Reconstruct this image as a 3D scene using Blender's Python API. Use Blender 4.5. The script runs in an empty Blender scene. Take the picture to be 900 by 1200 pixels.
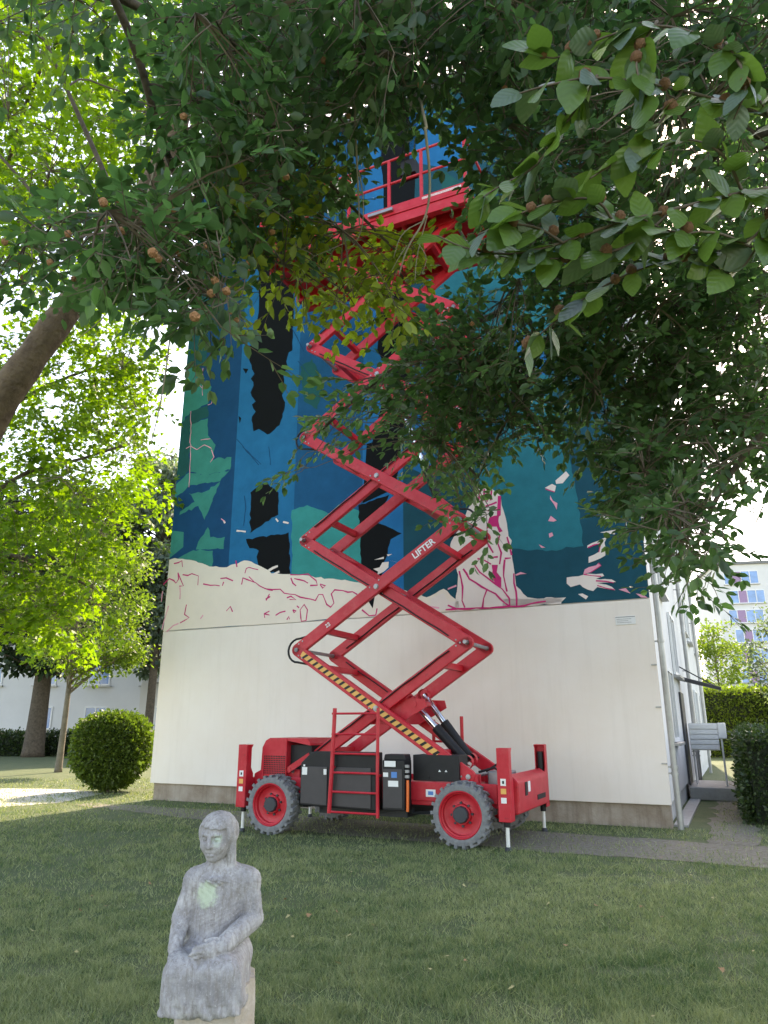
import bpy, bmesh, math, random
import numpy as np
from mathutils import Vector, Matrix

# ------------------------------------------------------------------ camera, world, sun
SC = bpy.context.scene
COL = SC.collection
F_PX, PITCH, EYE = 838.0, math.atan(249 / 838), 1.62
cam_d = bpy.data.cameras.new('camera')
cam_d.sensor_fit = 'VERTICAL'
cam_d.sensor_height = 24.0
cam_d.lens = 24.0 * F_PX / 1200
cam_d.clip_start = 0.05
cam_d.clip_end = 2000
cam = bpy.data.objects.new('camera', cam_d)
cam.location = (0, 0, EYE)
cam.rotation_euler = (math.pi / 2 + PITCH, 0, 0)
COL.objects.link(cam)
SC.camera = cam

SUN_AZ, SUN_EL = math.radians(20), math.radians(41)      # azimuth from +Y towards +X
world = bpy.data.worlds.new('World')
SC.world = world
world.use_nodes = True
wn = world.node_tree
sky = wn.nodes.new('ShaderNodeTexSky')
sky.sky_type = 'NISHITA'
sky.sun_disc = False
sky.sun_elevation = SUN_EL
sky.sun_rotation = SUN_AZ
sky.dust_density = 1.2
sky.ozone_density = 0.7
bg = wn.nodes['Background']
bg.inputs['Strength'].default_value = 0.15
wn.links.new(sky.outputs[0], bg.inputs['Color'])

sun_d = bpy.data.lights.new('sun', 'SUN')
sun_d.energy = 2.5
sun_d.angle = math.radians(0.53)
sun_d.color = (1.0, 0.93, 0.82)
sun = bpy.data.objects.new('sun', sun_d)
sdir = Vector((math.sin(SUN_AZ) * math.cos(SUN_EL), math.cos(SUN_AZ) * math.cos(SUN_EL), math.sin(SUN_EL)))
sun.rotation_euler = (-sdir).to_track_quat('-Z', 'Y').to_euler()
sun.location = (0, 0, 40)
COL.objects.link(sun)

SC.view_settings.view_transform = 'Standard'
SC.view_settings.look = 'None'
SC.view_settings.gamma = 1.0
SC.view_settings.use_curve_mapping = False
SC.view_settings.exposure = 2.28
SC.view_settings.use_white_balance = True
SC.view_settings.white_balance_temperature = 8300
SC.view_settings.white_balance_tint = 16
SC.render.engine = 'CYCLES'
SC.cycles.use_denoising = True
SC.cycles.max_bounces = 8
SC.cycles.transparent_max_bounces = 8

rnd = random.Random(7)
rng = np.random.default_rng(11)

# ------------------------------------------------------------------ pixel helpers (photo is 900 x 1200)
def ray(px, py):
    x = (px - 450) / F_PX; y = -(py - 600) / F_PX
    return np.array([x, math.cos(PITCH) - y * math.sin(PITCH), math.sin(PITCH) + y * math.cos(PITCH)])
CAM = np.array([0, 0, EYE])
def ground(px, py, z=0.0):
    d = ray(px, py); return CAM + d * ((z - EYE) / d[2])
def on_plane(px, py, p0, n):
    d = ray(px, py); return CAM + d * (np.dot(np.asarray(p0) - CAM, n) / np.dot(d, n))
def at(px, py, dist):
    d = ray(px, py); return CAM + d / np.linalg.norm(d) * dist

TH = math.radians(25.3)
UX = np.array([math.cos(TH), -math.sin(TH), 0]); UY = np.array([math.sin(TH), math.cos(TH), 0])
RC = ground(788, 972)                      # right front corner of the gable at ground level
def wall_xy(px, py):
    q = on_plane(px, py, RC, UY) - RC
    return float(q @ UX), float(q[2])

# ------------------------------------------------------------------ object helpers
def tag(o, label=None, cat=None, group=None, kind=None):
    if label: o['label'] = label
    if cat: o['category'] = cat
    if group: o['group'] = group
    if kind: o['kind'] = kind
    return o
def empty(name, loc=(0, 0, 0), rz=0.0, label=None, cat=None, group=None):
    o = bpy.data.objects.new(name, None)
    o.location = loc; o.rotation_euler = (0, 0, rz)
    o.empty_display_size = 0.2
    COL.objects.link(o)
    return tag(o, label, cat, group)
def link(name, me, parent=None):
    o = bpy.data.objects.new(name, me); COL.objects.link(o)
    if parent is not None: o.parent = parent
    return o
def copy_tree(o, parent=None):
    c = o.copy(); COL.objects.link(c)
    if parent is not None: c.parent = parent
    for ch in list(o.children): copy_tree(ch, c)
    return c

class MB:
    def __init__(s): s.v = []; s.f = []; s.mi = []; s.cur = 0
    def add(s, vs, fs):
        b = len(s.v); s.v.extend([tuple(map(float, p)) for p in vs])
        for f in fs: s.f.append(tuple(i + b for i in f)); s.mi.append(s.cur)
        return s
    def box(s, lo, hi):
        x0, y0, z0 = lo; x1, y1, z1 = hi
        return s.add([(x0,y0,z0),(x1,y0,z0),(x1,y1,z0),(x0,y1,z0),(x0,y0,z1),(x1,y0,z1),(x1,y1,z1),(x0,y1,z1)],
                     [(0,3,2,1),(4,5,6,7),(0,1,5,4),(1,2,6,5),(2,3,7,6),(3,0,4,7)])
    def bar(s, a, b, w, h, up=(0, 0, 1), ext=0.0):
        a = Vector(a); b = Vector(b); d = (b - a).normalized(); a = a - d * ext; b = b + d * ext
        side = d.cross(Vector(up)); side = side.normalized() if side.length > 1e-6 else Vector((1, 0, 0))
        u = side.cross(d).normalized(); side *= w / 2; u = u * (h / 2)
        vs = [a-side-u, a+side-u, a+side+u, a-side+u, b-side-u, b+side-u, b+side+u, b-side+u]
        return s.add(vs, [(0,1,2,3),(7,6,5,4),(0,4,5,1),(1,5,6,2),(2,6,7,3),(3,7,4,0)])
    def tube(s, pts, r, n=8, caps=True):
        pts = [Vector(p) for p in pts]; k = len(pts)
        rs = r if hasattr(r, '__len__') else [r] * k
        d = (pts[1] - pts[0]).normalized()
        ref = Vector((0, 0, 1)) if abs(d.z) < 0.9 else Vector((1, 0, 0))
        x = d.cross(ref).normalized(); vs = []; fs = []
        for i, p in enumerate(pts):
            d = (pts[min(i + 1, k - 1)] - pts[max(i - 1, 0)]).normalized()
            x = (x - d * x.dot(d)).normalized(); y = d.cross(x)
            for j in range(n):
                a = 2 * math.pi * j / n
                vs.append(p + (x * math.cos(a) + y * math.sin(a)) * rs[i])
        for i in range(k - 1):
            for j in range(n):
                j2 = (j + 1) % n
                fs.append((i*n+j, i*n+j2, (i+1)*n+j2, (i+1)*n+j))
        if caps: fs.append(tuple(range(n - 1, -1, -1))); fs.append(tuple(range((k-1)*n, k*n)))
        return s.add(vs, fs)
    def prism(s, poly, mp, d0, d1):
        """poly: 2-D points; mp(a, b, d) -> 3-D point; extruded from d0 to d1"""
        n = len(poly); vs = [mp(a, b, d0) for a, b in poly] + [mp(a, b, d1) for a, b in poly]
        fs = [tuple(range(n)), tuple(range(2 * n - 1, n - 1, -1))]
        for i in range(n): j = (i + 1) % n; fs.append((i, i + n, j + n, j))
        return s.add(vs, fs)
    def lathe(s, prof, c, n=32, axis='y'):
        """prof: (radius, height along axis)"""
        vs = []; fs = []; k = len(prof)
        for r, h in prof:
            for j in range(n):
                a = 2 * math.pi * j / n; x, z = r * math.cos(a), r * math.sin(a)
                p = {'y': (x, h, z), 'z': (x, z, h), 'x': (h, x, z)}[axis]
                vs.append((c[0] + p[0], c[1] + p[1], c[2] + p[2]))
        for i in range(k - 1):
            for j in range(n):
                j2 = (j + 1) % n; fs.append((i*n+j, i*n+j2, (i+1)*n+j2, (i+1)*n+j))
        return s.add(vs, fs)
    def mesh(s, name, mats):
        me = bpy.data.meshes.new(name)
        me.from_pydata(s.v, [], s.f)
        for m in (mats if isinstance(mats, (list, tuple)) else [mats]): me.materials.append(m)
        if any(s.mi): me.polygons.foreach_set('material_index', s.mi)
        return me
    def build(s, name, mats, parent=None, smooth=False, bevel=0.0, fixn=True):
        me = s.mesh(name, mats)
        if fixn:
            bm = bmesh.new(); bm.from_mesh(me); bmesh.ops.recalc_face_normals(bm, faces=bm.faces); bm.to_mesh(me); bm.free()
        if smooth: me.polygons.foreach_set('use_smooth', [True] * len(me.polygons))
        o = link(name, me, parent)
        if bevel:
            b = o.modifiers.new('bevel', 'BEVEL'); b.width = bevel; b.segments = 2; b.limit_method = 'ANGLE'
        if smooth and smooth != 'full':
            me.set_sharp_from_angle(angle=math.radians(40))
        return o

# ------------------------------------------------------------------ materials
def srgb(r, g, b, k=1.0):
    f = lambda c: ((c / 255 + 0.055) / 1.055) ** 2.4 if c > 10 else c / 255 / 12.92
    return (f(r) * k, f(g) * k, f(b) * k, 1)
def nt(m):
    return m.node_tree.nodes, m.node_tree.links
def material(name, color, rough=0.6, metal=0.0, var=0.0, scale=6.0, bump=0.0, bscale=40.0, spec=0.5, color2=None, coord='Object', detail=6.0):
    """principled with a noise-driven colour variation and fine relief"""
    m = bpy.data.materials.new(name); m.use_nodes = True; N, L = nt(m); b = N['Principled BSDF']
    c = tuple(color[:3]) + (1,)
    b.inputs['Base Color'].default_value = c
    b.inputs['Roughness'].default_value = rough; b.inputs['Metallic'].default_value = metal
    b.inputs['Specular IOR Level'].default_value = spec
    tc = N.new('ShaderNodeTexCoord')
    if var or color2:
        no = N.new('ShaderNodeTexNoise'); no.inputs['Scale'].default_value = scale; no.inputs['Detail'].default_value = detail
        no.inputs['Roughness'].default_value = 0.65
        L.new(tc.outputs[coord], no.inputs['Vector'])
        cr = N.new('ShaderNodeValToRGB'); cr.color_ramp.elements[0].position = 0.32; cr.color_ramp.elements[1].position = 0.68
        c2 = tuple(color2[:3]) + (1,) if color2 else tuple(min(1, x * (1 + var)) for x in c[:3]) + (1,)
        c1 = c if color2 else tuple(x * (1 - var) for x in c[:3]) + (1,)
        cr.color_ramp.elements[0].color = c1; cr.color_ramp.elements[1].color = c2
        L.new(no.outputs['Fac'], cr.inputs['Fac']); L.new(cr.outputs['Color'], b.inputs['Base Color'])
    if bump:
        n2 = N.new('ShaderNodeTexNoise'); n2.inputs['Scale'].default_value = bscale; n2.inputs['Detail'].default_value = 5
        L.new(tc.outputs[coord], n2.inputs['Vector'])
        bp = N.new('ShaderNodeBump'); bp.inputs['Strength'].default_value = bump; bp.inputs['Distance'].default_value = 0.02
        L.new(n2.outputs['Fac'], bp.inputs['Height']); L.new(bp.outputs['Normal'], b.inputs['Normal'])
    return m
def leaf_material(name, dark, light, trans=0.4, rough=0.5, spec=0.4, tcol=None):
    m = bpy.data.materials.new(name); m.use_nodes = True; N, L = nt(m); b = N['Principled BSDF']; out = N['Material Output']
    at_ = N.new('ShaderNodeAttribute'); at_.attribute_name = 'var'
    cr = N.new('ShaderNodeValToRGB')
    cr.color_ramp.elements[0].color = tuple(dark) + (1,); cr.color_ramp.elements[1].color = tuple(light) + (1,)
    L.new(at_.outputs['Fac'], cr.inputs['Fac']); L.new(cr.outputs['Color'], b.inputs['Base Color'])
    b.inputs['Roughness'].default_value = rough; b.inputs['Specular IOR Level'].default_value = spec
    tr = N.new('ShaderNodeBsdfTranslucent'); mx = N.new('ShaderNodeMixShader'); mx.inputs[0].default_value = trans
    mul = N.new('ShaderNodeMix'); mul.data_type = 'RGBA'; mul.blend_type = 'MULTIPLY'; mul.inputs[0].default_value = 1.0
    L.new(cr.outputs['Color'], mul.inputs[6]); mul.inputs[7].default_value = tuple(tcol or (2.2, 2.4, 0.9)) + (1,)
    L.new(mul.outputs[2], tr.inputs['Color'])
    L.new(b.outputs[0], mx.inputs[1]); L.new(tr.outputs[0], mx.inputs[2]); L.new(mx.outputs[0], out.inputs['Surface'])
    return m
# ------------------------------------------------------------------ ground, path
M_soil = material('lawn_soil', (0.042, 0.080, 0.022), 0.95, scale=2.3, bump=0.9, bscale=18, color2=(0.095, 0.110, 0.045), detail=12)
M_gravel = material('gravel_path', (0.12, 0.105, 0.072), 0.95, scale=14.0, color2=(0.22, 0.205, 0.17), bump=1.0, bscale=45, detail=12)
M_paving = material('pale_paving', (0.42, 0.40, 0.37), 0.9, scale=3.0, color2=(0.55, 0.53, 0.5), bump=0.3, bscale=50)
M_concrete = material('concrete', (0.34, 0.34, 0.33), 0.85, var=0.15, scale=5, bump=0.3, bscale=60)

def sheet(name, pts, z, mat, jitter=0.0, step=0.25, parent=None):
    """flat polygon with irregular edges"""
    out = []; n = len(pts)
    for i in range(n):
        a = np.array(pts[i][:2]); b = np.array(pts[(i + 1) % n][:2]); k = max(1, int(np.linalg.norm(b - a) / step))
        for t in range(k): out.append(a + (b - a) * t / k + (rng.normal(0, jitter, 2) if jitter else 0))
    m = MB(); m.add([(p[0], p[1], z) for p in out], [tuple(range(len(out)))])
    return m.build(name, mat, parent)
g = MB(); g.add([(-500, -60, 0), (500, -60, 0), (500, 900, 0), (-500, 900, 0)], [(0, 1, 2, 3)])
tag(g.build('lawn', M_soil), kind='structure')
def BL(x, y, z=0.0):                                   # building-local -> world
    p = RC + UX * x + UY * y; return (p[0], p[1], z)
PATH = [BL(4.5, -3.1), BL(1.3, -2.95), BL(-1.4, -3.0), BL(-6.0, -2.75), BL(-9.0, -2.0), BL(-11.6, -1.5), BL(-11.6, -1.05), BL(-8.5, -1.0), BL(-4, -1.1), BL(-0.5, -1.25), BL(4.5, -1.2)]
tag(sheet('gravel_path', PATH, 0.006, M_gravel, 0.045), kind='structure')
SIDE = [BL(0.55, -1.3), BL(1.25, -1.3), BL(1.25, 5.6), BL(0.55, 5.6)]
tag(sheet('garden_path', SIDE, 0.010, M_gravel, 0.05), kind='structure')
LP = [ground(*p) for p in [(-260, 931), (0, 924), (80, 925), (120, 930), (70, 941), (0, 946), (-260, 962)]]
tag(sheet('paved_path', LP, 0.005, M_paving, 0.02), kind='structure')

# ------------------------------------------------------------------ the gable building with its half-finished mural
H_W, X_L = 16.6, -10.97
M_wall = material('white_render', (0.79, 0.70, 0.62), 0.85, scale=0.55, color2=(0.84, 0.77, 0.71), bump=0.12, bscale=120, detail=8)
M_side = material('side_render', (0.66, 0.66, 0.65), 0.85, var=0.06, scale=2.0, bump=0.1, bscale=100)
M_plinth = material('stained_plinth', (0.26, 0.20, 0.15), 0.9, scale=2.2, color2=(0.42, 0.36, 0.30), bump=0.5, bscale=30)
M_trim = material('white_trim', (0.75, 0.75, 0.74), 0.5, var=0.05)
M_zinc = material('zinc_pipe', (0.36, 0.36, 0.35), 0.45, 0.5, var=0.2, scale=3)
M_glass = material('window_glass', (0.03, 0.04, 0.05), 0.05, spec=0.9, var=0.2, scale=1)
M_roof = material('roof_gravel', (0.2, 0.2, 0.2), 0.9, var=0.2)
M_dark = material('dark_metal', (0.035, 0.035, 0.04), 0.5, var=0.2, scale=4)

def streaks(m, amt, col):
    N, L = nt(m); b = N['Principled BSDF']; src = b.inputs['Base Color'].links[0].from_socket
    tc = N.new('ShaderNodeTexCoord'); mp = N.new('ShaderNodeMapping'); mp.inputs['Scale'].default_value = (1.6, 1.6, .12); L.new(tc.outputs['Object'], mp.inputs[0])
    no = N.new('ShaderNodeTexNoise'); no.inputs['Scale'].default_value = 3.0; no.inputs['Detail'].default_value = 8; no.inputs['Roughness'].default_value = .7; L.new(mp.outputs[0], no.inputs['Vector'])
    r = N.new('ShaderNodeValToRGB'); r.color_ramp.elements[0].position = .50; r.color_ramp.elements[0].color = (0, 0, 0, 1); r.color_ramp.elements[1].position = .78; r.color_ramp.elements[1].color = (amt, amt, amt, 1); L.new(no.outputs['Fac'], r.inputs[0])
    x = N.new('ShaderNodeMix'); x.data_type = 'RGBA'; L.new(r.outputs[0], x.inputs[0]); L.new(src, x.inputs[6]); x.inputs[7].default_value = tuple(col) + (1,); L.new(x.outputs[2], b.inputs['Base Color'])
streaks(M_wall, .20, (.52, .45, .38)); streaks(M_plinth, .9, (.13, .09, .06)); streaks(M_side, .5, (.45, .44, .43))
bld = empty('gable_building', tuple(RC), -TH, 'tall white apartment building with half-painted blue mural on its gable wall', 'building')
m = MB(); m.box((X_L + .06, .075, 0), (-.005, .35, .40)); m.build('plinth', M_plinth, bld)
m = MB(); m.box((X_L + .03, .05, .36), (-.006, 22, H_W - .1)); m.box((X_L + .06, .35, 0), (-.07, 22, .359)); m.build('wall', M_side, bld)
m = MB(); m.box((X_L, 0, .36), (0.03, .0495, 3.742)); m.build('cladding_panel', M_wall, bld, bevel=.006)
m = MB(); m.box((X_L, 0, 3.75), (0.03, .0495, H_W)); m.build('cladding_panel', M_wall, bld, bevel=.006)
m = MB(); m.box((X_L - .25, -.25, H_W + .002), (.3, 22.2, H_W + .25)); m.build('roof', M_roof, bld)

# mural: coats of paint, each a thin raised skin (front face at y = -d)
PAINT = {'navy': (6, 70, 126), 'sky_blue': (2, 104, 172), 'bright_blue': (0, 104, 182), 'green': (38, 124, 114), 'dark_green': (18, 80, 80),
         'black': (12, 15, 18), 'teal': (28, 128, 136), 'deep_teal': (16, 70, 92), 'light_teal': (16, 104, 126), 'pink': (192, 48, 108),
         'rose': (222, 150, 168), 'pale': (232, 212, 206), 'cream': (228, 215, 196), 'blue': (6, 82, 142)}
M_paint = {}
for kx, cv in PAINT.items():
    c = srgb(*cv, 1.0 if kx in ('navy', 'sky_blue', 'blue', 'bright_blue') else 1.15)
    if kx in ('navy', 'sky_blue', 'blue', 'bright_blue', 'deep_teal', 'light_teal', 'teal'): c = (c[0], c[1] * 1.02, c[2] * (.86 if 'teal' in kx else .74), 1)
    if kx == 'cream': c = (.79, .695, .60, 1)
    if kx == 'pale': c = (.78, .68, .63, 1)
    M_paint[kx] = material('paint_' + kx, tuple(min(.8, q) for q in c[:3]), 0.8, var=0.03 if kx in ('cream', 'pale') else 0.12, scale=2.5, bump=0.15, bscale=70, spec=0.15)
def skin(name, polys, col, d, crop=None, coords='px', part=None):
    """polygons (photo pixels or wall metres) laid on the wall as one coat of paint"""
    for poly in polys:
        mb = MB(); q = poly
        if crop: q = [(crop[0] + a / crop[2], crop[1] + b / crop[2]) for a, b in poly]
        if coords == 'px' or crop: q = [wall_xy(a, b) for a, b in q]
        q = [(min(max(a, X_L + .004), .026), max(b, 3.756)) for a, b in q]
        if len(q) > 4 and coords == 'px':
            r_ = []
            for i in range(len(q)):
                a, b = np.array(q[i]), np.array(q[(i + 1) % len(q)]); k = max(1, min(12, int(np.linalg.norm(b - a) / .09)))
                for t in range(k): r_.append(tuple(a + (b - a) * t / k + (rng.normal(0, .014, 2) if t else 0)))
            q = [(min(max(a, X_L + .004), .026), max(b, 3.756)) for a, b in r_]
        mb.add([(a, -d, b) for a, b in q], [tuple(range(len(q)))])
        mb.build(name, M_paint[col], part or bld)
def strokes(name, lines, col, d, w=.03, crop=None, part=None):
    for ln in lines:
        mb = MB(); d += .00012
        q = [(crop[0] + a / crop[2], crop[1] + b / crop[2]) for a, b in ln] if crop else ln
        P = [np.array(wall_xy(a, b)) for a, b in q]
        Q = [P[0]]
        for i in range(len(P) - 1):
            k = max(1, int(np.linalg.norm(P[i + 1] - P[i]) / .12))
            for t in range(1, k + 1): Q.append(P[i] + (P[i + 1] - P[i]) * t / k + (rng.normal(0, .008, 2) if t < k else 0))
        vs = []; fs = []
        for i, p in enumerate(Q):
            dd = Q[min(i + 1, len(Q) - 1)] - Q[max(i - 1, 0)]; dd = dd / (np.linalg.norm(dd) + 1e-9); nn = np.array([-dd[1], dd[0]])
            ww = w * .5 * rng.uniform(.6, 1.25)
            for s_ in (-1, 1): vs.append((p[0] + nn[0] * ww * s_, -d, p[1] + nn[1] * ww * s_))
        for i in range(len(Q) - 1): fs.append((2*i, 2*i+1, 2*i+3, 2*i+2))
        mb.add(vs, fs); mb.build(name, M_paint[col], part or bld)
bx = [X_L + .004] + [wall_xy(p, 660)[0] for p in (268, 342, 424, 473)] + [.026]
for i, col in enumerate(('navy', 'sky_blue', 'blue', 'bright_blue', 'deep_teal')):
    skin('paint_band', [[(bx[i], 3.756), (bx[i + 1], 3.756), (bx[i + 1], H_W - .004), (bx[i], H_W - .004)]], col, .003, coords='m')
CA = (190, 340, 3.527)
skin('green_leaf_shape', [[(60,330),(150,320),(165,380),(205,400),(190,470),(120,500),(30,560)], [(112,560),(190,530),(190,600),(222,640),(205,700),(287,690),(282,742),(180,762),(116,752)],
     [(20,810),(112,754),(195,764),(280,744),(240,790),(120,805),(10,870)], [(110,840),(180,832),(240,792),(210,862),(176,950),(150,892),(72,930),(75,915),(135,875)],
     [(0,1000),(90,1000),(88,1062),(0,1112)], [(150,1040),(190,980),(200,1022),(260,1020),(255,1070),(140,1072)], [(60,1112),(130,1075),(210,1077),(205,1145),(0,1125)]], 'green', .006, CA)
skin('dark_green_shape', [[(60,-300),(190,-300),(190,60),(182,300),(132,330),(140,318),(60,326)], [(30,562),(120,504),(190,474),(192,522),(116,560),(112,744),(30,796)]], 'dark_green', .006, CA)
CB = (170, 330, 2.79)
skin('black_trunk', [[(375,-420),(485,-420),(485,90),(482,225),(470,232),(462,262),(470,282),(452,300),(458,345),(448,372),(458,395),(450,432),(440,470),(400,500),(372,482),(355,490),(350,442),(362,425),(350,402),(362,392),(345,362),(355,340),(346,318),(358,302),(330,215),(370,200),(362,150),(372,100)],
     [(345,690),(372,668),(400,655),(420,676),(437,690),(436,762),(345,822)], [(330,842),(470,820),(476,962),(440,955),(375,946),(365,900),(372,880),(342,872)], [(320,284),(338,286),(330,302)], [(306,440),(315,446),(310,464)]], 'black', .006, CB)
skin('black_trunk', [[(430,520),(472,512),(464,572),(425,590)], [(420,592),(456,580),(440,612),(452,616),(471,625),(458,632),(452,655),(447,675),(432,682),(424,665),(422,640)], [(444,120),(490,110),(482,330),(478,424),(460,440),(442,412),(452,300)], [(456,440),(480,430),(474,512),(436,520)]], 'black', .006)
skin('teal_field', [[(342,598),(360,592),(385,602),(400,590),(424,600),(424,690),(342,690)]], 'teal', .005)
skin('light_teal_field', [[(556,560),(580,520),(610,470),(640,430),(660,500),(676,580),(684,640),(640,646),(585,641),(560,620)], [(500,300),(560,260),(640,300),(690,360),(640,400),(560,420),(510,400)]], 'light_teal', .005)
skin('blue_patch', [[(480,120),(560,150),(540,200),(480,190)], [(478,420),(520,430),(510,520),(478,500)], [(600,380),(650,420),(640,440),(600,430)], [(480,505),(512,520),(505,560),(480,548)]], 'bright_blue', .006)
skin('green_patch', [[(360,250),(376,262),(368,300),(352,290)], [(352,430),(366,420),(380,450),(372,480),(356,470)], [(380,330),(400,350),(392,372),(376,360)], [(520,200),(540,214),(532,250),(515,240)]], 'dark_green', .006)
skin('blank_patch', [[(384,216),(414,205),(414,236),(384,250)]], 'cream', .007)
# snow bank
skin('snow_bank', [[(180,660),(190,657),(205,654),(222,656),(237,660),(246,664),(262,665),(275,661),(290,657),(302,662),(312,667),(318,672),(345,673),(365,675),(385,678),(410,681),(428,685),(445,692),(452,700),(470,690),(500,700),(520,690),(540,706),(560,712),(560,740),(180,760)]], 'cream', .008)
skin('black_tail', [[(424,692),(441,690),(437,713)]], 'black', .0095)
CF = (525, 560, 7.5)
skin('pale_figure', [[(220,110),(255,98),(390,100),(440,140),(465,160),(490,290),(510,360),(530,480),(550,600),(575,760),(590,860),(600,950),(640,985),(700,1050),(780,1062),(1000,1055),(1000,1150),(140,1190),(60,1180),(80,1000),(90,850),(30,640),(30,560),(150,380),(200,200)], [(-150,1060),(-40,1020),(20,1090),(90,1080),(90,1180),(-150,1180)]], 'pale', .010, CF)
skin('pink_figure_fill', [[(365,350),(450,330),(455,430),(482,470),(450,482),(430,430),(340,450)], [(385,765),(440,765),(430,830),(470,880),(470,960),(440,960),(400,900)], [(440,160),(468,160),(465,330),(430,352)]], 'pink', .012, CF)
strokes('pink_figure_line', [[(252,110),(240,190)], [(285,105),(270,200)], [(320,100),(310,205)], [(350,105),(345,212)], [(385,110),(375,200)], [(330,250),(430,215)], [(350,290),(440,280)],
     [(100,820),(130,960),(125,1080),(150,1140)], [(135,800),(190,890),(300,960),(420,1020),(500,1100),(545,1130)], [(215,740),(280,830),(400,920),(480,980),(540,1060),(545,1130)],
     [(345,980),(315,1060),(305,1140)], [(580,840),(600,1000),(605,1130)], [(500,720),(490,860),(520,1000)], [(260,710),(320,725),(380,760)], [(500,710),(555,705)], [(455,500),(440,580),(470,660),(455,760)],
     [(385,700),(440,695)], [(520,520),(560,680)], [(60,640),(110,760)], [(-20,1160),(305,1146),(605,1132),(862,1085)], [(0,1120),(70,1150)], [(345,460),(340,560),(400,660)]], 'pink', .012, .035, CF)
skin('pink_fringe', [[(0,970),(75,940),(78,955),(0,985)], [(592,850),(640,828),(695,845),(640,848),(600,862)]], 'rose', .012, CF)
CH = (630, 540, 6.43)
skin('painted_hand', [[(220,880),(310,870),(380,850),(490,850),(502,868),(440,890),(560,895),(592,914),(450,922),(560,950),(587,976),(450,952),(420,982),(340,952),(320,932),(250,952),(220,925)], [(375,640),(525,575),(510,715),(385,770),(385,725),(465,685),(480,620),(375,658)],
     [(55,205),(110,175),(140,190),(130,235)], [(135,150),(170,120),(215,80),(240,110),(190,170),(140,175)], [(305,1005),(340,1000),(382,1022),(365,1045)], [(450,412),(570,430),(500,442)], [(470,540),(590,520),(580,555)], [(0,1040),(215,1030),(180,1065),(0,1085)], [(-260,1040),(0,1042),(0,1085),(-260,1095)]], 'pale', .010, CH)
skin('pink_petal', [[(355,820),(460,770),(480,790),(400,840),(345,857)], [(95,260),(115,300),(150,320),(145,370),(125,330),(95,290)], [(80,455),(100,415),(145,450),(120,460)], [(85,550),(110,540),(120,565),(90,580)], [(610,970),(665,960),(700,1000)], [(10,630),(60,655),(30,657)], [(740,1000),(800,1010),(830,1040),(780,1030)]], 'rose', .010, CH)
strokes('pink_hand_line', [[(460,772),(480,790),(400,842)], [(350,856),(480,872)], [(440,905),(575,920)], [(450,940),(580,972)], [(60,215),(130,236)], [(380,655),(478,622),(462,690)]], 'pink', .012, .022, CH)
CS = (180, 640, 6.43)
strokes('pink_outline', [[(75,290),(120,245),(155,260),(170,280),(190,250),(185,200)], [(185,200),(205,250),(227,300),(195,302)], [(220,215),(260,222),(290,208),(340,225),(335,295)], [(375,285),(430,296),(500,300)], [(505,245),(550,240),(600,262)],
     [(665,290),(675,240),(740,265),(800,300),(870,330),(900,335)], [(690,205),(700,170),(720,160),(790,178)], [(155,132),(190,125),(215,110),(220,158)], [(622,110),(630,158)], [(720,230),(760,270)],
     [(200,580),(270,540),(235,515),(250,440)], [(550,490),(580,455),(597,495)], [(840,540),(835,510),(875,490)], [(850,410),(875,360)], [(520,300),(530,270)]], 'pink', .0095, .029, CS)
strokes('pink_outline', [[(100,645),(150,600),(190,583)], [(65,630),(95,520),(115,450)], [(355,548),(375,520)], [(200,310),(200,400)], [(60,420),(70,340)]], 'rose', .0095, .03, CS)
CT = (310, 640, 6.43)
strokes('pink_outline', [[(0,320),(60,328),(120,325),(150,355),(230,365),(270,385),(385,410),(410,365),(440,365),(470,440),(500,460),(525,430),(505,360),(530,330),(590,335),(700,365)], [(195,215),(260,218),(330,210),(390,260),(400,295),(345,297)],
     [(200,240),(215,280),(240,300)], [(225,245),(300,262),(330,280)], [(420,285),(460,300),(440,317),(420,290)], [(275,540),(270,480),(300,440),(325,480),(315,560),(280,567),(275,540)], [(170,390),(200,378),(240,405),(190,402)],
     [(215,480),(240,490),(225,502),(215,480)], [(85,522),(120,500),(160,490)], [(170,555),(185,530),(190,552)], [(245,450),(262,465)], [(735,480),(790,525),(840,520),(850,470)], [(0,510),(40,520)], [(10,400),(45,380)]], 'pink', .0095, .029, CT)
CW = (400, 640, 6.0)
skin('white_bird', [[(225,160),(270,150),(290,115),(335,110),(332,150),(300,180),(250,205),(260,180)], [(230,97),(300,75),(300,90)], [(340,100),(420,122),(380,112)], [(215,215),(240,195),(262,196),(240,220)], [(320,60),(360,55),(330,72)]], 'pale', .0095, CW)
strokes('rose_spike', [[(478,712),(580,720),(690,735)], [(480,720),(600,745)], [(470,700),(540,715)]], 'rose', .0115, .05, (400, 590, 6.0))
strokes('pale_twig', [[(170,322),(168,436)], [(140,375),(166,405)], [(100,655),(118,645),(145,660),(175,640),(205,655)], [(160,620),(200,615)], [(210,440),(205,470),(190,475)], [(120,500),(118,700),(112,815)], [(205,660),(215,690),(200,712)], [(245,945),(262,958)]], 'rose', .0095, .02, CA)
strokes('light_petal', [[(258,782),(262,790)], [(428,775),(436,785)], [(300,815),(330,818)], [(452,786),(470,790)], [(405,945),(435,930)], [(415,960),(440,948)]], 'pale', .0095, .05, CB)
strokes('dark_branch_line', [[(300,515),(372,600)], [(320,540),(380,598)], [(405,540),(410,600)], [(325,700),(330,740),(322,800)], [(480,150),(520,230)], [(500,260),(560,330)]], 'navy', .007, .022, CB)
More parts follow.
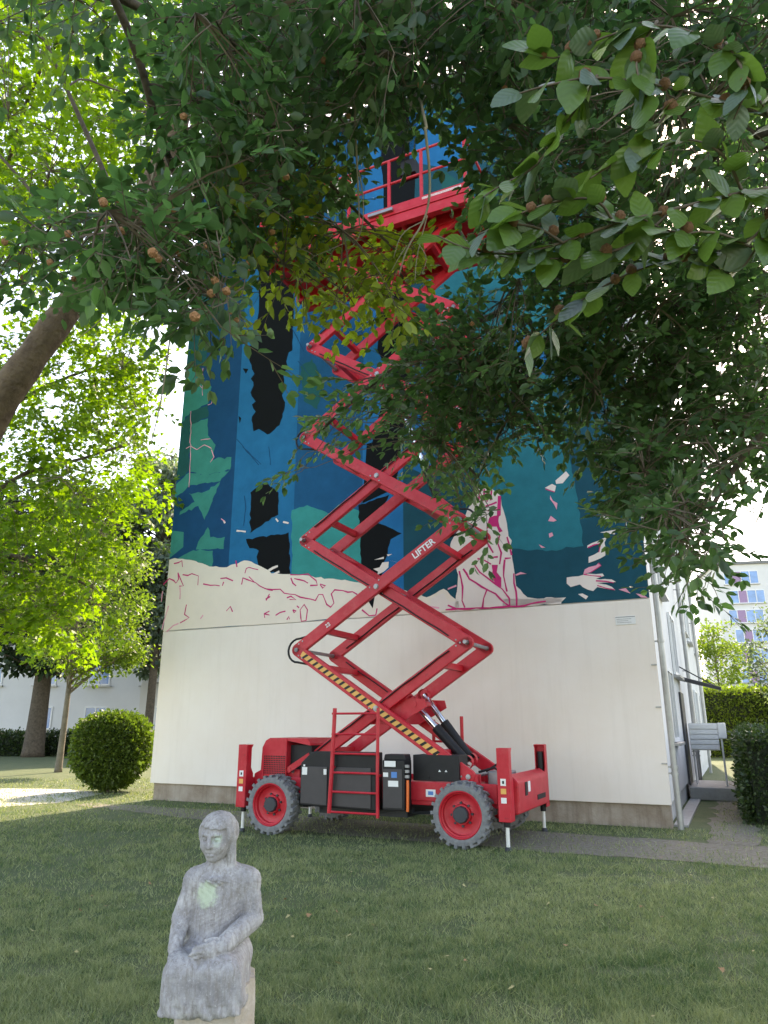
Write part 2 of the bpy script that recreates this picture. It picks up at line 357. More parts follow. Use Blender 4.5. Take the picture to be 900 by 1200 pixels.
# small notice on the wall, downpipes and side facade
x, z = wall_xy(733, 727)
m = MB(); m.box((x - .17, -.012, z - .075), (x + .17, -.0005, z + .075)); sg = m.build('wall_notice', M_trim, bld, bevel=.003)
m = MB(); m.box((x - .165, -.0145, z + .055), (x + .165, -.0125, z + .066))
for k in range(3): m.box((x - .15, -.0145, z + .02 - k * .03), (x + .1 - .05 * (k % 2), -.0125, z + .026 - k * .03))
m.build('notice_lettering', material('notice_ink', (.22, .2, .2), .6), sg)
for (py_, r_, z1) in ((.02, .05, H_W), (7.9, .05, H_W), (15.5, .05, H_W)):
    m = MB(); m.tube([(.13, py_, .0), (.13, py_, .9), (.13, py_, z1)], r_, 12); p = m.build('downpipe', M_zinc, bld, smooth=True)
    for zz in (.85, .95, 3.0, 5.2, 7.6, 10, 12.4, 14.8): mm = MB(); mm.lathe([(r_ + .012, -.02), (r_ + .012, .02)], (.13, py_, zz), 12, 'z'); mm.box((.0, py_ - .012, zz - .012), (.1, py_ + .012, zz + .012)); mm.build('pipe_bracket', M_zinc, p)
for zz in (1.0, 1.9, 2.6, 4.6): m = MB(); m.box((-.06, -.02, zz - .012), (.03, -.0005, zz + .012)); m.build('cable_clip', M_zinc, bld)
def window_at(parent, x, y, z, w, h, first=[None]):
    if first[0] is None:
        fr = MB()
        for a, b in (((-.0, -w/2, -h/2), (.05, -w/2 + .07, h/2)), ((0, w/2 - .07, -h/2), (.05, w/2, h/2)), ((0, -w/2 + .07, h/2 - .07), (.05, w/2 - .07, h/2)), ((0, -w/2 + .07, -h/2), (.05, w/2 - .07, -h/2 + .07)), ((0, -.035, -h/2 + .07), (.05, .035, h/2 - .07))): fr.box(a, b)
        o = fr.build('window', M_trim, parent)
        g_ = MB(); g_.box((-.01, -w/2 + .05, -h/2 + .05), (.02, w/2 - .05, h/2 - .05)); g_.build('pane', M_glass, o)
        s_ = MB(); s_.box((-.01, -w/2 - .06, -h/2 - .07), (.14, w/2 + .06, -h/2 - .02)); s_.build('sill', M_zinc, o)
        first[0] = o
    else: o = copy_tree(first[0], parent)
    o.location = (x, y, z); return o
for fl in range(5):
    for yy in (2.6, 5.0, 10.2, 13.2, 17.6): window_at(bld, .002, yy, 2.0 + fl * 2.95 + (1.4 if yy == 5.0 else 0), 1.35, 1.4)
m = MB(); m.prism([(0, 2.66), (.92, 2.40), (.92, 2.47), (0, 2.75)], lambda a, b, d: (a, d, b), 5.75, 6.35); cn = m.build('door_canopy', M_dark, bld, bevel=.01)
for q_ in (5.85, 6.25): m = MB(); m.tube([(0, q_, 3.0), (.8, q_, 2.49)], .010, 6); m.build('stay_rod', M_dark, cn)
m = MB(); m.box((.002, 5.3, .3), (.04, 6.4, 2.35)); m.build('door', M_dark, bld)
m = MB(); m.box((.003, 5.2, 0), (1.02, 7.6, .27)); m.build('entrance_step', M_concrete, bld, bevel=.02)
m = MB(); m.box((.0, .35, 0.001), (.22, 5.1, .035)); m.build('drip_strip', M_concrete, bld)

def place_local(name, x, y, label, cat): return empty(name, BL(x, y), -TH, label, cat)
lb = place_local('letterbox_unit', 0, 5.9, 'white slatted letterbox unit on thin posts above the entrance step', 'letterbox')
for k in range(5): m = MB(); m.box((.1, -.02, 1.06 + k * .115), (.72, .02, 1.155 + k * .115)); m.build('letterbox_front', M_trim, lb, bevel=.006)
m = MB(); m.box((.1, .022, 1.04), (.72, .3, 1.65)); m.build('letterbox_body', M_trim, lb)
m = MB(); m.box((.722, -.03, 1.3), (.9, .3, 1.66)); m.build('letterbox_side', M_trim, lb, bevel=.02)
for xx in (.78,): m = MB(); m.tube([(xx, .02, .265), (xx, .02, 1.31)], .022, 8); m.build('post', M_trim, lb)
m = MB(); m.tube([(.14, .2, .265), (.14, .2, 1.06)], .022, 8); m.build('post', M_trim, lb)

# ------------------------------------------------------------------ far buildings
M_far = material('far_render', (0.66, 0.65, 0.64), 0.85, var=0.05, scale=.5)
M_fargl = material('far_glass', (0.12, 0.26, 0.52), 0.15, spec=0.8, var=0.3, scale=.7)
M_panel = material('balcony_panel', (0.34, 0.22, 0.36), 0.7, var=0.1)
def block(name, p, rz, w, d, h, label, rows, roofc=M_roof, wmat=M_far):
    """p: ground point of front-left corner; front faces local -y"""
    o = empty(name, (p[0], p[1], 0), rz, label, 'building')
    m = MB(); m.box((0, 0, 0), (w, d, h)); m.build('wall', wmat, o)
    m = MB(); m.box((-.3, -.3, h + .003), (w + .3, d + .3, h + .4)); m.build('roof', roofc, o)
    for (x0, x1, z0, z1, split) in rows:
        f = MB()
        for a, b in (((x0, -.06, z0), (x0 + .1, -.002, z1)), ((x1 - .1, -.06, z0), (x1, -.002, z1)), ((x0 + .1, -.06, z1 - .1), (x1 - .1, -.002, z1)), ((x0 + .1, -.06, z0), (x1 - .1, -.002, z0 + .1))): f.box(a, b)
        n = split
        for k in range(1, n): xx = x0 + (x1 - x0) * k / n; f.box((xx - .05, -.055, z0 + .1), (xx + .05, -.002, z1 - .1))
        wd = f.build('window', M_trim, o)
        for k in range(n):
            a = x0 + (x1 - x0) * k / n + .06; b = x0 + (x1 - x0) * (k + 1) / n - .06
            q = MB(); q.box((a, -.03, z0 + .08), (b, -.001, z1 - .08)); q.build('pane', M_panel if (n == 4 and k == 1) else M_fargl, wd)
        s_ = MB(); s_.box((x0 - .1, -.2, z0 - .1), (x1 + .1, -.003, z0 - .01)); s_.build('sill', M_zinc, wd)
    return o
pr = at(852, 780, 112); rows = []
for fl in range(8):
    zc = 21.7 - fl * 2.75
    for k in range(4): rows.append((1.6 + k * 7.0 + (fl % 2) * .5 - .5, 6.2 + k * 7.0 + (fl % 2) * .5 - .5, zc - .95, zc + .95, 4))
block('apartment_block', (pr[0], pr[1]), math.radians(-12), 34, 14, 23.6, 'pale eight-storey apartment block with blue reflecting windows beyond the hedge', rows)
# pale houses behind the trees on the other side
pl = at(-70, 860, 58); rows = []
for fl in range(3):
    for k in range(6): rows.append((2.0 + k * 3.6, 3.5 + k * 3.6, 1.3 + fl * 2.9, 2.8 + fl * 2.9, 2))
block('white_house', (pl[0], pl[1]), math.radians(4), 24, 10, 9.5, 'low white house behind the big trunk and clipped hedge', rows, material('roof_tile', (.3, .12, .07), .8, var=.2, scale=2))
pl = at(160, 860, 47); rows = []
for fl in range(5):
    for k in range(3): rows.append((.9 + k * 3.0, 2.2 + k * 3.0, 1.2 + fl * 2.9, 2.7 + fl * 2.9, 2))
block('pale_block', (pl[0], pl[1]), math.radians(12), 12, 12, 15.2, 'pale five-storey block close behind the edge of the mural wall', rows)
gp = at(806, 800, 62)
gw = empty('garden_wall', (gp[0], gp[1], 0), math.radians(-10), 'long pale garden wall behind the sunlit clipped hedge', 'wall')
m = MB(); m.box((0, 0, 0), (30, .4, 4.6)); m.build('wall_face', M_far, gw)
m = MB(); m.box((-.05, -.06, 4.602), (30.05, .46, 4.72)); m.build('coping', M_concrete, gw)
# ------------------------------------------------------------------ red rough-terrain scissor lift
M_red = material('red_paint', (0.51, 0.010, 0.023), 0.40, spec=0.32, scale=5, bump=0.03, bscale=50, color2=(0.60, 0.030, 0.048), detail=12)
def grime(m, amt):
    N, L = nt(m); b = N['Principled BSDF']; src = b.inputs['Base Color'].links[0].from_socket; tc = N.new('ShaderNodeTexCoord')
    for sc, lo_, hi_, col, k in ((9, .58, .72, (.10, .028, .026), amt), (46, .60, .70, (.22, .10, .09), amt * .7), (3, .52, .75, (.62, .16, .15), amt * .55)):
        no = N.new('ShaderNodeTexNoise'); no.inputs['Scale'].default_value = sc; no.inputs['Detail'].default_value = 9; no.inputs['Roughness'].default_value = .75; L.new(tc.outputs['Object'], no.inputs['Vector'])
        r = N.new('ShaderNodeValToRGB'); r.color_ramp.elements[0].position = lo_; r.color_ramp.elements[0].color = (0, 0, 0, 1); r.color_ramp.elements[1].position = hi_; r.color_ramp.elements[1].color = (k, k, k, 1); L.new(no.outputs['Fac'], r.inputs[0])
        x = N.new('ShaderNodeMix'); x.data_type = 'RGBA'; L.new(r.outputs[0], x.inputs[0]); L.new(src, x.inputs[6]); x.inputs[7].default_value = col + (1,); src = x.outputs[2]
    L.new(src, b.inputs['Base Color'])
grime(M_red, .55)
M_blk = material('black_cover', (0.014, 0.014, 0.016), 0.5, spec=0.3, var=0.25, scale=4, bump=0.05)
M_blk2 = material('charcoal_lid', (0.050, 0.044, 0.046), 0.55, var=0.15, scale=3)
M_tyre = material('dusty_tyre', (0.15, 0.155, 0.165), 0.9, scale=14, color2=(0.24, 0.245, 0.25), bump=0.4, bscale=60)
M_hub = material('hub_black', (0.03, 0.035, 0.045), 0.5, var=0.2)
M_chrome = material('polished_rod', (0.75, 0.76, 0.78), 0.15, 1.0)
M_white = material('sticker_white', (0.78, 0.78, 0.77), 0.5, var=0.03)
M_blue = material('sticker_blue', (0.06, 0.22, 0.55), 0.5)
M_yel = material('tape_yellow', (0.78, 0.40, 0.10), 0.5, var=0.1)
M_org = material('orange_tube', (0.85, 0.16, 0.03), 0.4)
M_leg = material('white_piston', (0.72, 0.72, 0.70), 0.35, var=0.08, scale=9)
M_steel = material('grey_steel', (0.30, 0.30, 0.31), 0.45, 0.6, var=0.15)

WF = ground(540, 996)
CX, CY = -1.5, 1.1
lp = WF + UX * CX + UY * CY
lift = empty('scissor_lift', (lp[0], lp[1], 0), -TH, 'red rough-terrain scissor lift raised high in front of the mural', 'scissor lift')
def part(mb, name, mat, parent=None, **kw):
    mb.v = [(a - CX, b - CY, c) for a, b, c in mb.v]
    return mb.build(name, mat, parent or lift, **kw)
def lift_px(px, py, off):
    q = on_plane(px, py, WF + UY * off, UY) - WF; return float(q @ UX), float(off), float(q[2])
def stickers(parent, specs, off, name='sticker', d=.004):
    for (x0, x1, z0, z1, mt) in specs:
        m = MB(); m.box((x0, off - d, z0), (x1, off - .0005, z1)); part(m, name, mt, parent)

# chassis
m = MB(); m.box((-3.45, .34, .50), (.62, 1.9, .74)); m.box((-3.3, .31, .56), (.45, .335, .82)); m.box((-3.3, 1.905, .56), (.45, 1.93, .82))
ch = part(m, 'chassis', M_red, bevel=.012)
stickers(ch, [(-.62, -.47, .62, .72, M_white), (-.595, -.505, .64, .70, M_blue)][:1], .31)
m = MB(); m.box((-.585, .3045, .645), (-.505, .3055, .695)); part(m, 'sticker', M_blue, ch)
m = MB(); m.prism([(.62, .42), (.76, .45), (.76, .86), (.72, .90), (.62, .96)], lambda a, b, d: (a, d, b), .27, 2.06); ec = part(m, 'end_cover', M_red, bevel=.02)
m = MB(); m.box((.762, .62, .66), (.768, .74, .84)); part(m, 'vent_slot', M_blk, ec)
m = MB(); m.box((.762, .78, .70), (.768, .90, .84)); part(m, 'sticker', M_white, ec)
m = MB(); m.box((.762, 1.3, .55), (.768, 1.8, .62)); part(m, 'vent_slot', M_blk, ec)
m = MB(); m.prism([(-3.45, .46), (-3.62, .52), (-3.62, .86), (-3.45, .94)], lambda a, b, d: (a, d, b), .3, 1.95); part(m, 'rear_cover', M_red, bevel=.015)
# axles
for xx in (0, -3.1):
    m = MB(); m.tube([(xx, .2, .43), (xx, 2.0, .43)], .075, 14); m.box((xx - .14, .9, .32), (xx + .14, 1.3, .56)); part(m, 'axle', M_hub, smooth=True)
# wheels (built about the axle, outer face towards -y)
WR = .432
def make_wheel():
    w = bpy.data.objects.new('wheel', None); COL.objects.link(w); w.parent = lift
    m = MB(); m.lathe([(.305, .02), (.315, .0), (.36, -.012), (.392, .0), (.402, .03), (.402, .25), (.392, .28), (.36, .292), (.315, .28), (.305, .26)], (0, 0, 0), 56)
    n = 22
    for k in range(n):
        for s_ in (0, 1):
            a0 = 2 * math.pi * (k + .5 * s_) / n; vs = []
            for (t, y_) in ((0, -.006 if s_ == 0 else .286), (.62, .15)):
                for da in (-.055, .055):
                    aa = a0 + t * .20 + da
                    for rr in (.395 if t else .372, WR):
                        vs.append((rr * math.cos(aa), y_, rr * math.sin(aa)))
            m.add(vs, [(0,1,3,2),(4,6,7,5),(1,5,7,3),(0,2,6,4),(0,4,5,1),(2,3,7,6)])
    ty = m.build('tyre', M_tyre, w, smooth=True)
    m = MB(); m.lathe([(.310, .03), (.312, .004), (.300, -.004), (.288, .004), (.285, .035), (.268, .04), (.262, .095), (.20, .115), (.14, .10), (.13, .06), (.0, .055)], (0, 0, 0), 48)
    rm = m.build('rim', M_red, w, smooth=True)
    m = MB(); m.lathe([(.115, .1), (.112, .015), (.10, .0), (.0, -.002)], (0, 0, 0), 10); m.build('hub', M_hub, w)
    for k in range(8):
        a = 2 * math.pi * (k + .5) / 8; c = (.15 * math.cos(a), .09, .15 * math.sin(a))
        m = MB(); m.lathe([(.018, .02), (.018, -.012), (0, -.012)], c, 6); m.build('wheel_nut', M_hub, w)
    return w
w0 = make_wheel()
for i, (xx, oo, rz) in enumerate(((0, 0, 0), (-3.1, 0, 0), (0, 2.2, math.pi), (-3.1, 2.2, math.pi))):
    w = w0 if i == 0 else copy_tree(w0, lift)
    w.location = (xx - CX, oo - CY, WR + .002); w.rotation_euler = (0, rnd.uniform(0, 1), rz)
# outriggers
def outrigger(x, off, face, side):
    """channel section column; open side faces 'face' (+1 / -1 along x)"""
    o = bpy.data.objects.new('outrigger', None); COL.objects.link(o); o.parent = lift
    s_ = 1 if side > 0 else -1
    m = MB(); hw, hd = .085, .10
    z0, z1 = .37, 1.31
    prof = [(0, z0), (.17, z0), (.17, z1 - .42), (.13, z1 - .30), (.135, z1 - .02), (.135, z1), (-.0, z1)]
    # outer plate, and two cheeks
    m.prism([(-hw, -hd), (hw, -hd), (hw, -hd + .02), (-hw, -hd + .02)], lambda a, b, d: (x + a, off + b * s_, d), z0, z1)
    for e in (-hw, hw - .015):
        m.prism([(-hd + .02, z0), (hd, z0), (hd, z1 - .45), (hd * .35, z1 - .35), (hd * .35, z1 - .06), (hd * .8, z1), (-hd + .02, z1)], lambda a, b, d: (x + d, off + a * s_, b), e, e + .015)
    m.box((x - hw + .015, off - .05, z1 - .015), (x + hw - .015, off + .05, z1 - .001))
    m.box((x - .07, min(off, off + .3 * s_) + .02 * s_, .55), (x + .07, max(off, off + .3 * s_), .8))
    part(m, 'column', M_red, o, bevel=.006)
    m = MB(); m.tube([(x, off, .3), (x, off, 1.2)], .045, 14); part(m, 'hydraulic_cylinder', M_blk, o, smooth=True)
    m = MB(); m.tube([(x, off, .03), (x, off, .36)], .026, 12); part(m, 'piston', M_leg, o, smooth=True)
    m = MB(); m.lathe([(0, .06), (.032, .055), (.05, .02), (.05, 0), (0, 0)], (x, off, .0), 14, 'z'); part(m, 'foot', M_hub, o)
    yy = off - hd * s_
    for k, mt in enumerate((M_white, M_yel, M_white)):
        zc = .87 - k * .115; h = .045 if k == 0 else .035
        m = MB(); m.box((x - .04, min(yy, yy - .004 * s_) , zc - h), (x + .035, max(yy - .0005, yy - .004 * s_), zc + h)); part(m, 'sticker', mt, o)
        if k == 0: m = MB(); m.box((x - .015, min(yy - .0045 * s_, yy - .006 * s_), zc - .02), (x + .012, max(yy - .0045 * s_, yy - .006 * s_), zc + .018)); part(m, 'sticker', M_blk, o)
outrigger(.62, .14, 1, 1); outrigger(.62, 2.2, 1, -1); outrigger(-3.68, .14, -1, 1); outrigger(-3.68, 2.2, -1, -1)

# engine cover with perforated grille
XG0, XG1 = -3.50, -2.55
m = MB()
prof = [(XG0 - .02, .80), (XG0 + .0, 1.26), (XG0 + .06, 1.37), (XG0 + .14, 1.41), (-3.03, 1.41), (-3.03, .80)]
m.prism(prof, lambda a, b, d: (a, d, b), .32, 1.3); hood = part(m, 'engine_cover', M_red, bevel=.012)
m = MB()
for i in range(13):
    for j in range(9): x0 = XG0 + .05 + i * .032; z0 = .86 + j * .032; m.box((x0, .3165, z0), (x0 + .02, .3195, z0 + .02))
part(m, 'grille', M_blk, hood)
m = MB(); m.box((-3.029, .45, .80), (-2.64, 1.28, 1.30)); part(m, 'engine_block', M_blk)
m = MB(); m.prism([(-3.03, 1.408), (-2.66, 1.408), (-2.60, 1.33), (-2.60, 1.30), (-3.03, 1.37)], lambda a, b, d: (a, d, b), .335, 1.3); part(m, 'cover_roof', M_red)
m = MB(); m.bar((-2.98, .33, .93), (-2.60, .33, 1.15), .02, .09); m.lathe([(.05, 0), (.05, .03), (0, .03)], (-2.98, .31, .93), 12); part(m, 'lower_bracket', M_red)
# battery box and dark lids
m = MB(); m.prism([(-2.62, .44), (-1.32, .41), (-1.32, 1.22), (-2.42, 1.22), (-2.62, 1.05)], lambda a, b, d: (a, d, b), .10, .33); bxo = part(m, 'battery_box', M_blk, bevel=.015)
m = MB(); m.prism([(-2.60, .47), (-2.14, .455), (-2.14, 1.0), (-2.60, 1.0)], lambda a, b, d: (a, d, b), .085, .0995); part(m, 'box_door', M_blk2, bxo, bevel=.006)
m = MB(); m.prism([(-2.06, .455), (-1.40, .44), (-1.40, 1.0), (-2.06, 1.0)], lambda a, b, d: (a, d, b), .085, .0995); part(m, 'box_door', M_blk2, bxo, bevel=.006)
stickers(bxo, [(-2.58, -2.49, .88, .99, M_white), (-2.20, -2.15, .89, .97, M_white), (-2.56, -2.53, 1.0, 1.03, M_white)], .085)
m = MB(); m.box((-1.20, .06, .44), (-.85, .33, 1.12)); m.prism([(-1.20, 1.12), (-.85, 1.12), (-.87, 1.20), (-1.18, 1.20)], lambda a, b, d: (a, d, b), .1, .33); cb = part(m, 'control_box', M_blk, bevel=.01)
m = MB(); m.box((-1.185, .048, .47), (-.88, .0595, 1.0)); part(m, 'box_door', M_blk2, cb, bevel=.005)
stickers(cb, [(-1.16, -.98, 1.03, 1.11, M_white), (-1.18, -1.10, .89, .95, M_white), (-1.05, -.96, .88, .96, M_blue), (-1.10, -.94, .76, .84, M_white)], .047)
m = MB(); m.tube([(-.82, .1, .43), (-.815, .1, .7), (-.82, .11, .85)], .022, 8); part(m, 'orange_tube', M_org, cb, smooth=True)
m = MB()
for zz in (.88, .95, 1.02): m.box((-.86, .08, zz), (-.79, .12, zz + .04))
part(m, 'switch_row', M_steel, cb)
m = MB(); m.box((-.84, .36, .83), (-.12, .75, 1.19)); m.box((-.60, .345, .86), (-.58, .359, .9)); part(m, 'valve_box', M_blk, bevel=.012)
for xx in (-.42, -.32): m = MB(); m.prism([(xx - .02, .96), (xx + .02, .96), (xx, .99)], lambda a, b, d: (a, d, b), .354, .3595); part(m, 'sticker', M_white)
# underbody
m = MB(); m.box((-2.5, .5, .30), (-1.0, 1.7, .499)); m.tube([(-.9, .5, .4), (-2.8, 1.5, .38)], .03, 8); m.tube([(-.2, .4, .42), (-1, .6, .36)], .025, 8); part(m, 'underbody', M_hub)
# ladder
m = MB(); m.tube([(-2.06, .03, .36), (-2.02, .02, 1.0), (-2.0, .04, 1.86)], .032, 8); m.tube([(-1.26, .03, .33), (-1.26, .02, 1.0), (-1.26, .04, 1.86)], .026, 8); ld = part(m, 'ladder', M_red, smooth=True)
for zz in (.38, .66, .93, 1.20, 1.48, 1.78): m = MB(); m.tube([(-2.04, .03, zz), (-1.26, .03, zz)], .016, 8); part(m, 'rung', M_red, ld)
m = MB(); m.tube([(-2.02, .03, 1.0), (-2.02, .2, 1.0)], .02, 6); m.tube([(-1.26, .03, .9), (-1.26, .2, .9)], .02, 6); part(m, 'ladder_bracket', M_red, ld)
m = MB(); m.tube([(-1.05, 1.75, .8), (-1.05, 1.75, 1.7)], .03, 8); m.tube([(-.55, 1.75, .8), (-.55, 1.75, 1.75)], .03, 8); m.tube([(-1.05, 1.75, 1.35), (-.55, 1.75, 1.35)], .018, 8); part(m, 'guard_rail', M_red, smooth=True)

# scissor stack: outer chain BR-L1-R2-L3-R4-L5, inner chain BL-R1-L2-R3-L4-R5
ZJ = [.90 + 1.92 * k for k in range(6)]; XL_, XR_ = -2.96, 0.0
AW, AH = .085, .20
def arm(p, q, off, nm='scissor_arm'):
    m = MB(); a = math.atan2(q[1] - p[1], q[0] - p[0]); L_ = math.hypot(q[0] - p[0], q[1] - p[1]); pts = []
    h = AH / 2
    for t in np.linspace(math.pi / 2, 3 * math.pi / 2, 7): pts.append((.095 * math.cos(t), h * math.sin(t)))
    for t in np.linspace(-math.pi / 2, math.pi / 2, 7): pts.append((L_ + .095 * math.cos(t), h * math.sin(t)))
    mp = lambda u, v, d: (p[0] + u * math.cos(a) - v * math.sin(a), d, p[1] + u * math.sin(a) + v * math.cos(a))
    m.prism(pts, mp, off - AW / 2, off + AW / 2)
    o = part(m, nm, M_red, bevel=.012)
    for u in (0, L_ / 2, L_):
        k = MB(); c = mp(u, 0, off - AW / 2); k.lathe([(.038, -.0005), (.036, -.022), (0, -.024)], c, 12); part(k, 'pin', M_steel, o)
    return o, mp, L_
arms = {}
for k in range(5):
    z0, z1 = ZJ[k], ZJ[k + 1]
    o_up = (k % 2 == 1)                                    # outer arm leans up to the right on odd stages
    A, B = ((XL_, z0), (XR_, z1)) if o_up else ((XR_, z0), (XL_, z1))
    C, D = ((XR_, z0), (XL_, z1)) if o_up else ((XL_, z0), (XR_, z1))
    for off in (.45, 1.70): arms[(k, 'o', off)] = arm(A, B, off)
    for off in (.57, 1.58): arms[(k, 'i', off)] = arm(C, D, off)
    for (P, Q, e0, e1, r_) in ((A, B, .45, 1.70, .055), (C, D, .57, 1.58, .055)):
        for t in (.16, .84):
            c = (P[0] + (Q[0] - P[0]) * t, P[1] + (Q[1] - P[1]) * t); m = MB(); m.box((c[0] - .05, e0 + .043, c[1] - .05), (c[0] + .05, e1 - .043, c[1] + .05)); part(m, 'cross_beam', M_red, bevel=.008)
    m = MB(); cx, cz = (XL_ + XR_) / 2, (z0 + z1) / 2; m.tube([(cx, .40, cz), (cx, 1.75, cz)], .045, 12); part(m, 'pivot_tube', M_steel, smooth=True)
for k in range(6):
    for xx in (XL_, XR_): m = MB(); m.tube([(xx, .42, ZJ[k]), (xx, 1.73, ZJ[k])], .03, 10); part(m, 'joint_shaft', M_steel, smooth=True)
for k in range(5):                                     # hose bundles clipped along the inner arms
    o, mp, L_ = arms[(k, 'i', .57)]
    m = MB(); m.tube([mp(u, .06 + .006 * math.sin(9 * u), .57 - AW / 2 - .022) for u in np.linspace(.3, L_ - .3, 14)], .011, 6); part(m, 'hydraulic_hose', M_blk, o, smooth=True)
    o, mp, L_ = arms[(k, 'o', 1.70)]
    m = MB(); m.tube([mp(u, -.05 + .006 * math.sin(7 * u), 1.70 - AW / 2 - .02) for u in np.linspace(.3, L_ - .3, 14)], .010, 6); part(m, 'hydraulic_hose', M_blk, o, smooth=True)
    for key in ((k, 'o', .45), (k, 'i', .57)):
        o, mp, L_ = arms[key]
        for u in (.09, .17, L_ - .17, L_ - .09, L_ / 2 - .1, L_ / 2 + .1): q = MB(); q.lathe([(.014, -.0005), (.013, -.012), (0, -.013)], mp(u, .055, key[2] - AW / 2), 6); part(q, 'bolt', M_steel, o)
# hazard tape on the lowest outer arm
o, mp, L_ = arms[(0, 'o', .45)]
m = MB(); u = .55; m.prism([(u, -.045), (L_ - .12, -.045), (L_ - .12, .045), (u, .045)], mp, .45 - AW / 2 - .004, .45 - AW / 2 - .0005); part(m, 'hazard_tape', M_yel, o)
n = 24
for k in range(n):
    u0 = .55 + (L_ - .12 - .55) * (k + .1) / n
    m = MB(); m.prism([(u0 - .03, -.044), (u0 + .015, -.044), (u0 + .065, .044), (u0 + .02, .044)], mp, .45 - AW / 2 - .0065, .45 - AW / 2 - .0045); part(m, 'hazard_stripe', M_blk, o)
# lettering on the arms
def lettering(txt, size, name, mat, parent, fn, thick=.002):
    cu = bpy.data.curves.new(name, 'FONT'); cu.body = txt; cu.size = size; cu.extrude = thick; cu.resolution_u = 2; cu.offset = .004 * size / .2
    ob = bpy.data.objects.new(name, cu); COL.objects.link(ob)
    dg = bpy.context.evaluated_depsgraph_get(); dg.update()
    me = bpy.data.meshes.new_from_object(ob.evaluated_get(dg)); bpy.data.objects.remove(ob)
    me.materials.clear(); me.materials.append(mat)
    for v in me.vertices: v.co = fn(*v.co)
    return link(name, me, parent)
def on_arm(key, u0, v0):
    o, mp, L_ = arms[key]
    def fn(a, b, c):
        q = mp(u0 + a, v0 + b, key[2] - AW / 2 - .0045 - c); return Vector((q[0] - CX, q[1] - CY, q[2]))
    return o, fn
o, fn = on_arm((1, 'o', .45), 2.55, -.05); lettering('LIFTER', .15, 'arm_lettering', M_white, o, fn)
o, fn = on_arm((1, 'o', .45), .66, -.03); lettering('22', .09, 'arm_number', M_white, o, fn)
# lift cylinders
def ram(p, q, split):
    p, q = Vector(p), Vector(q); s_ = p + (q - p) * split
    m = MB(); m.tube([p, s_], .075, 16); c = part(m, 'lift_cylinder', M_blk, smooth=True)
    m = MB(); m.tube([s_, q], .048, 14); part(m, 'piston_rod', M_chrome, c, smooth=True)
    m = MB(); m.lathe([(.09, -.06), (.09, .06)], tuple(q), 14); part(m, 'ram_eye', M_red, c); m = MB(); m.lathe([(.10, -.05), (.10, .05)], tuple(p), 14); part(m, 'ram_eye', M_red, c)
ram(lift_px(547, 893, .92), lift_px(484, 822, .92), .56)
ram(lift_px(552, 890, 1.28), lift_px(497, 814, 1.28), .56)
m = MB(); m.tube([(-.93, .62, 1.93), (-.93, 1.54, 1.93)], .05, 12); part(m, 'ram_crosshead', M_red, smooth=True)
m = MB(); m.prism([(-1.75, 1.62), (-1.2, 1.62), (-.72, 1.88), (-.75, 2.0), (-1.25, 2.02), (-1.35, 2.12), (-1.46, 2.06)], lambda a, b, d: (a, d, b), .63, .66); part(m, 'gusset_plate', M_red, bevel=.004)
m = MB(); m.prism([(-1.75, 1.62), (-1.2, 1.62), (-.72, 1.88), (-.75, 2.0), (-1.25, 2.02), (-1.35, 2.12), (-1.46, 2.06)], lambda a, b, d: (a, d, b), 1.5, 1.53); part(m, 'gusset_plate', M_red, bevel=.004)
ram((-.55, 1.05, ZJ[2] + .45), (-1.2, 1.05, ZJ[3] + .3), .5)
m = MB(); m.box((-.75, .66, ZJ[2] + .3), (-.4, 1.5, ZJ[2] + .5)); part(m, 'ram_crosshead', M_red, bevel=.02)
# carrier brackets at the foot of the stack
for off in (.45, .57, 1.58, 1.70):
    for xx in (XR_, XL_): m = MB(); m.box((xx - .13, off - .03, .745), (xx + .13, off + .03, .93)); part(m, 'pivot_bracket', M_red, bevel=.01)
m = MB(); m.tube([(.06, .7, .95), (.3, .72, 1.02), (.42, .9, .86), (.3, 1.1, .80)], .018, 8); m.tube([(.1, .95, .95), (.3, .85, 1.06), (.45, 1.0, .9), (.4, 1.2, .8)], .018, 8); part(m, 'hydraulic_hose', M_blk, smooth=True)
m = MB(); m.box((.16, .8, .745), (.46, 1.3, .96)); part(m, 'pump_unit', M_steel, bevel=.02)
# hoses looping round the joints
for k, s_ in ((1, -1), (2, 1), (3, -1), (4, 1)):
    xx = XL_ if s_ < 0 else XR_; zz = ZJ[k]; pts = []
    for t in np.linspace(-1.0, 1.0, 11): pts.append((xx + s_ * (.02 + .20 * math.cos(t * 1.6)), .50 + .02 * t, zz + .20 * math.sin(t * 1.6)))
    pts = [(xx - s_ * .35, .5, zz - .27)] + pts + [(xx - s_ * .35, .5, zz + .27)]
    m = MB(); m.tube(pts, .018, 8); part(m, 'hydraulic_hose', M_blk, smooth=True)
# platform
PZ = ZJ[5] + .12; PX0, PX1, PY0, PY1 = -4.0, .42, .10, 2.0
pf = bpy.data.objects.new('platform', None); COL.objects.link(pf); pf.parent = lift
m = MB(); m.box((PX0, PY0, PZ), (PX1, PY1, PZ + .04)); part(m, 'deck', M_red, pf)
for yy in (PY0, PY1 - .06): m = MB(); m.box((PX0, yy, PZ + .041), (PX1, yy + .06, PZ + .20)); part(m, 'toe_board', M_red, pf, bevel=.006)
for xx in (PX0, PX1 - .05): m = MB(); m.box((xx, PY0 + .061, PZ + .041), (xx + .05, PY1 - .061, PZ + .18)); part(m, 'toe_board', M_red, pf)
for yy in (PY0 + .02, .50, 1.52, PY1 - .14): m = MB(); m.box((PX0 + .02, yy, PZ - .20), (PX1 - .02, yy + .12, PZ - .002)); part(m, 'deck_beam', M_red, pf, bevel=.008)
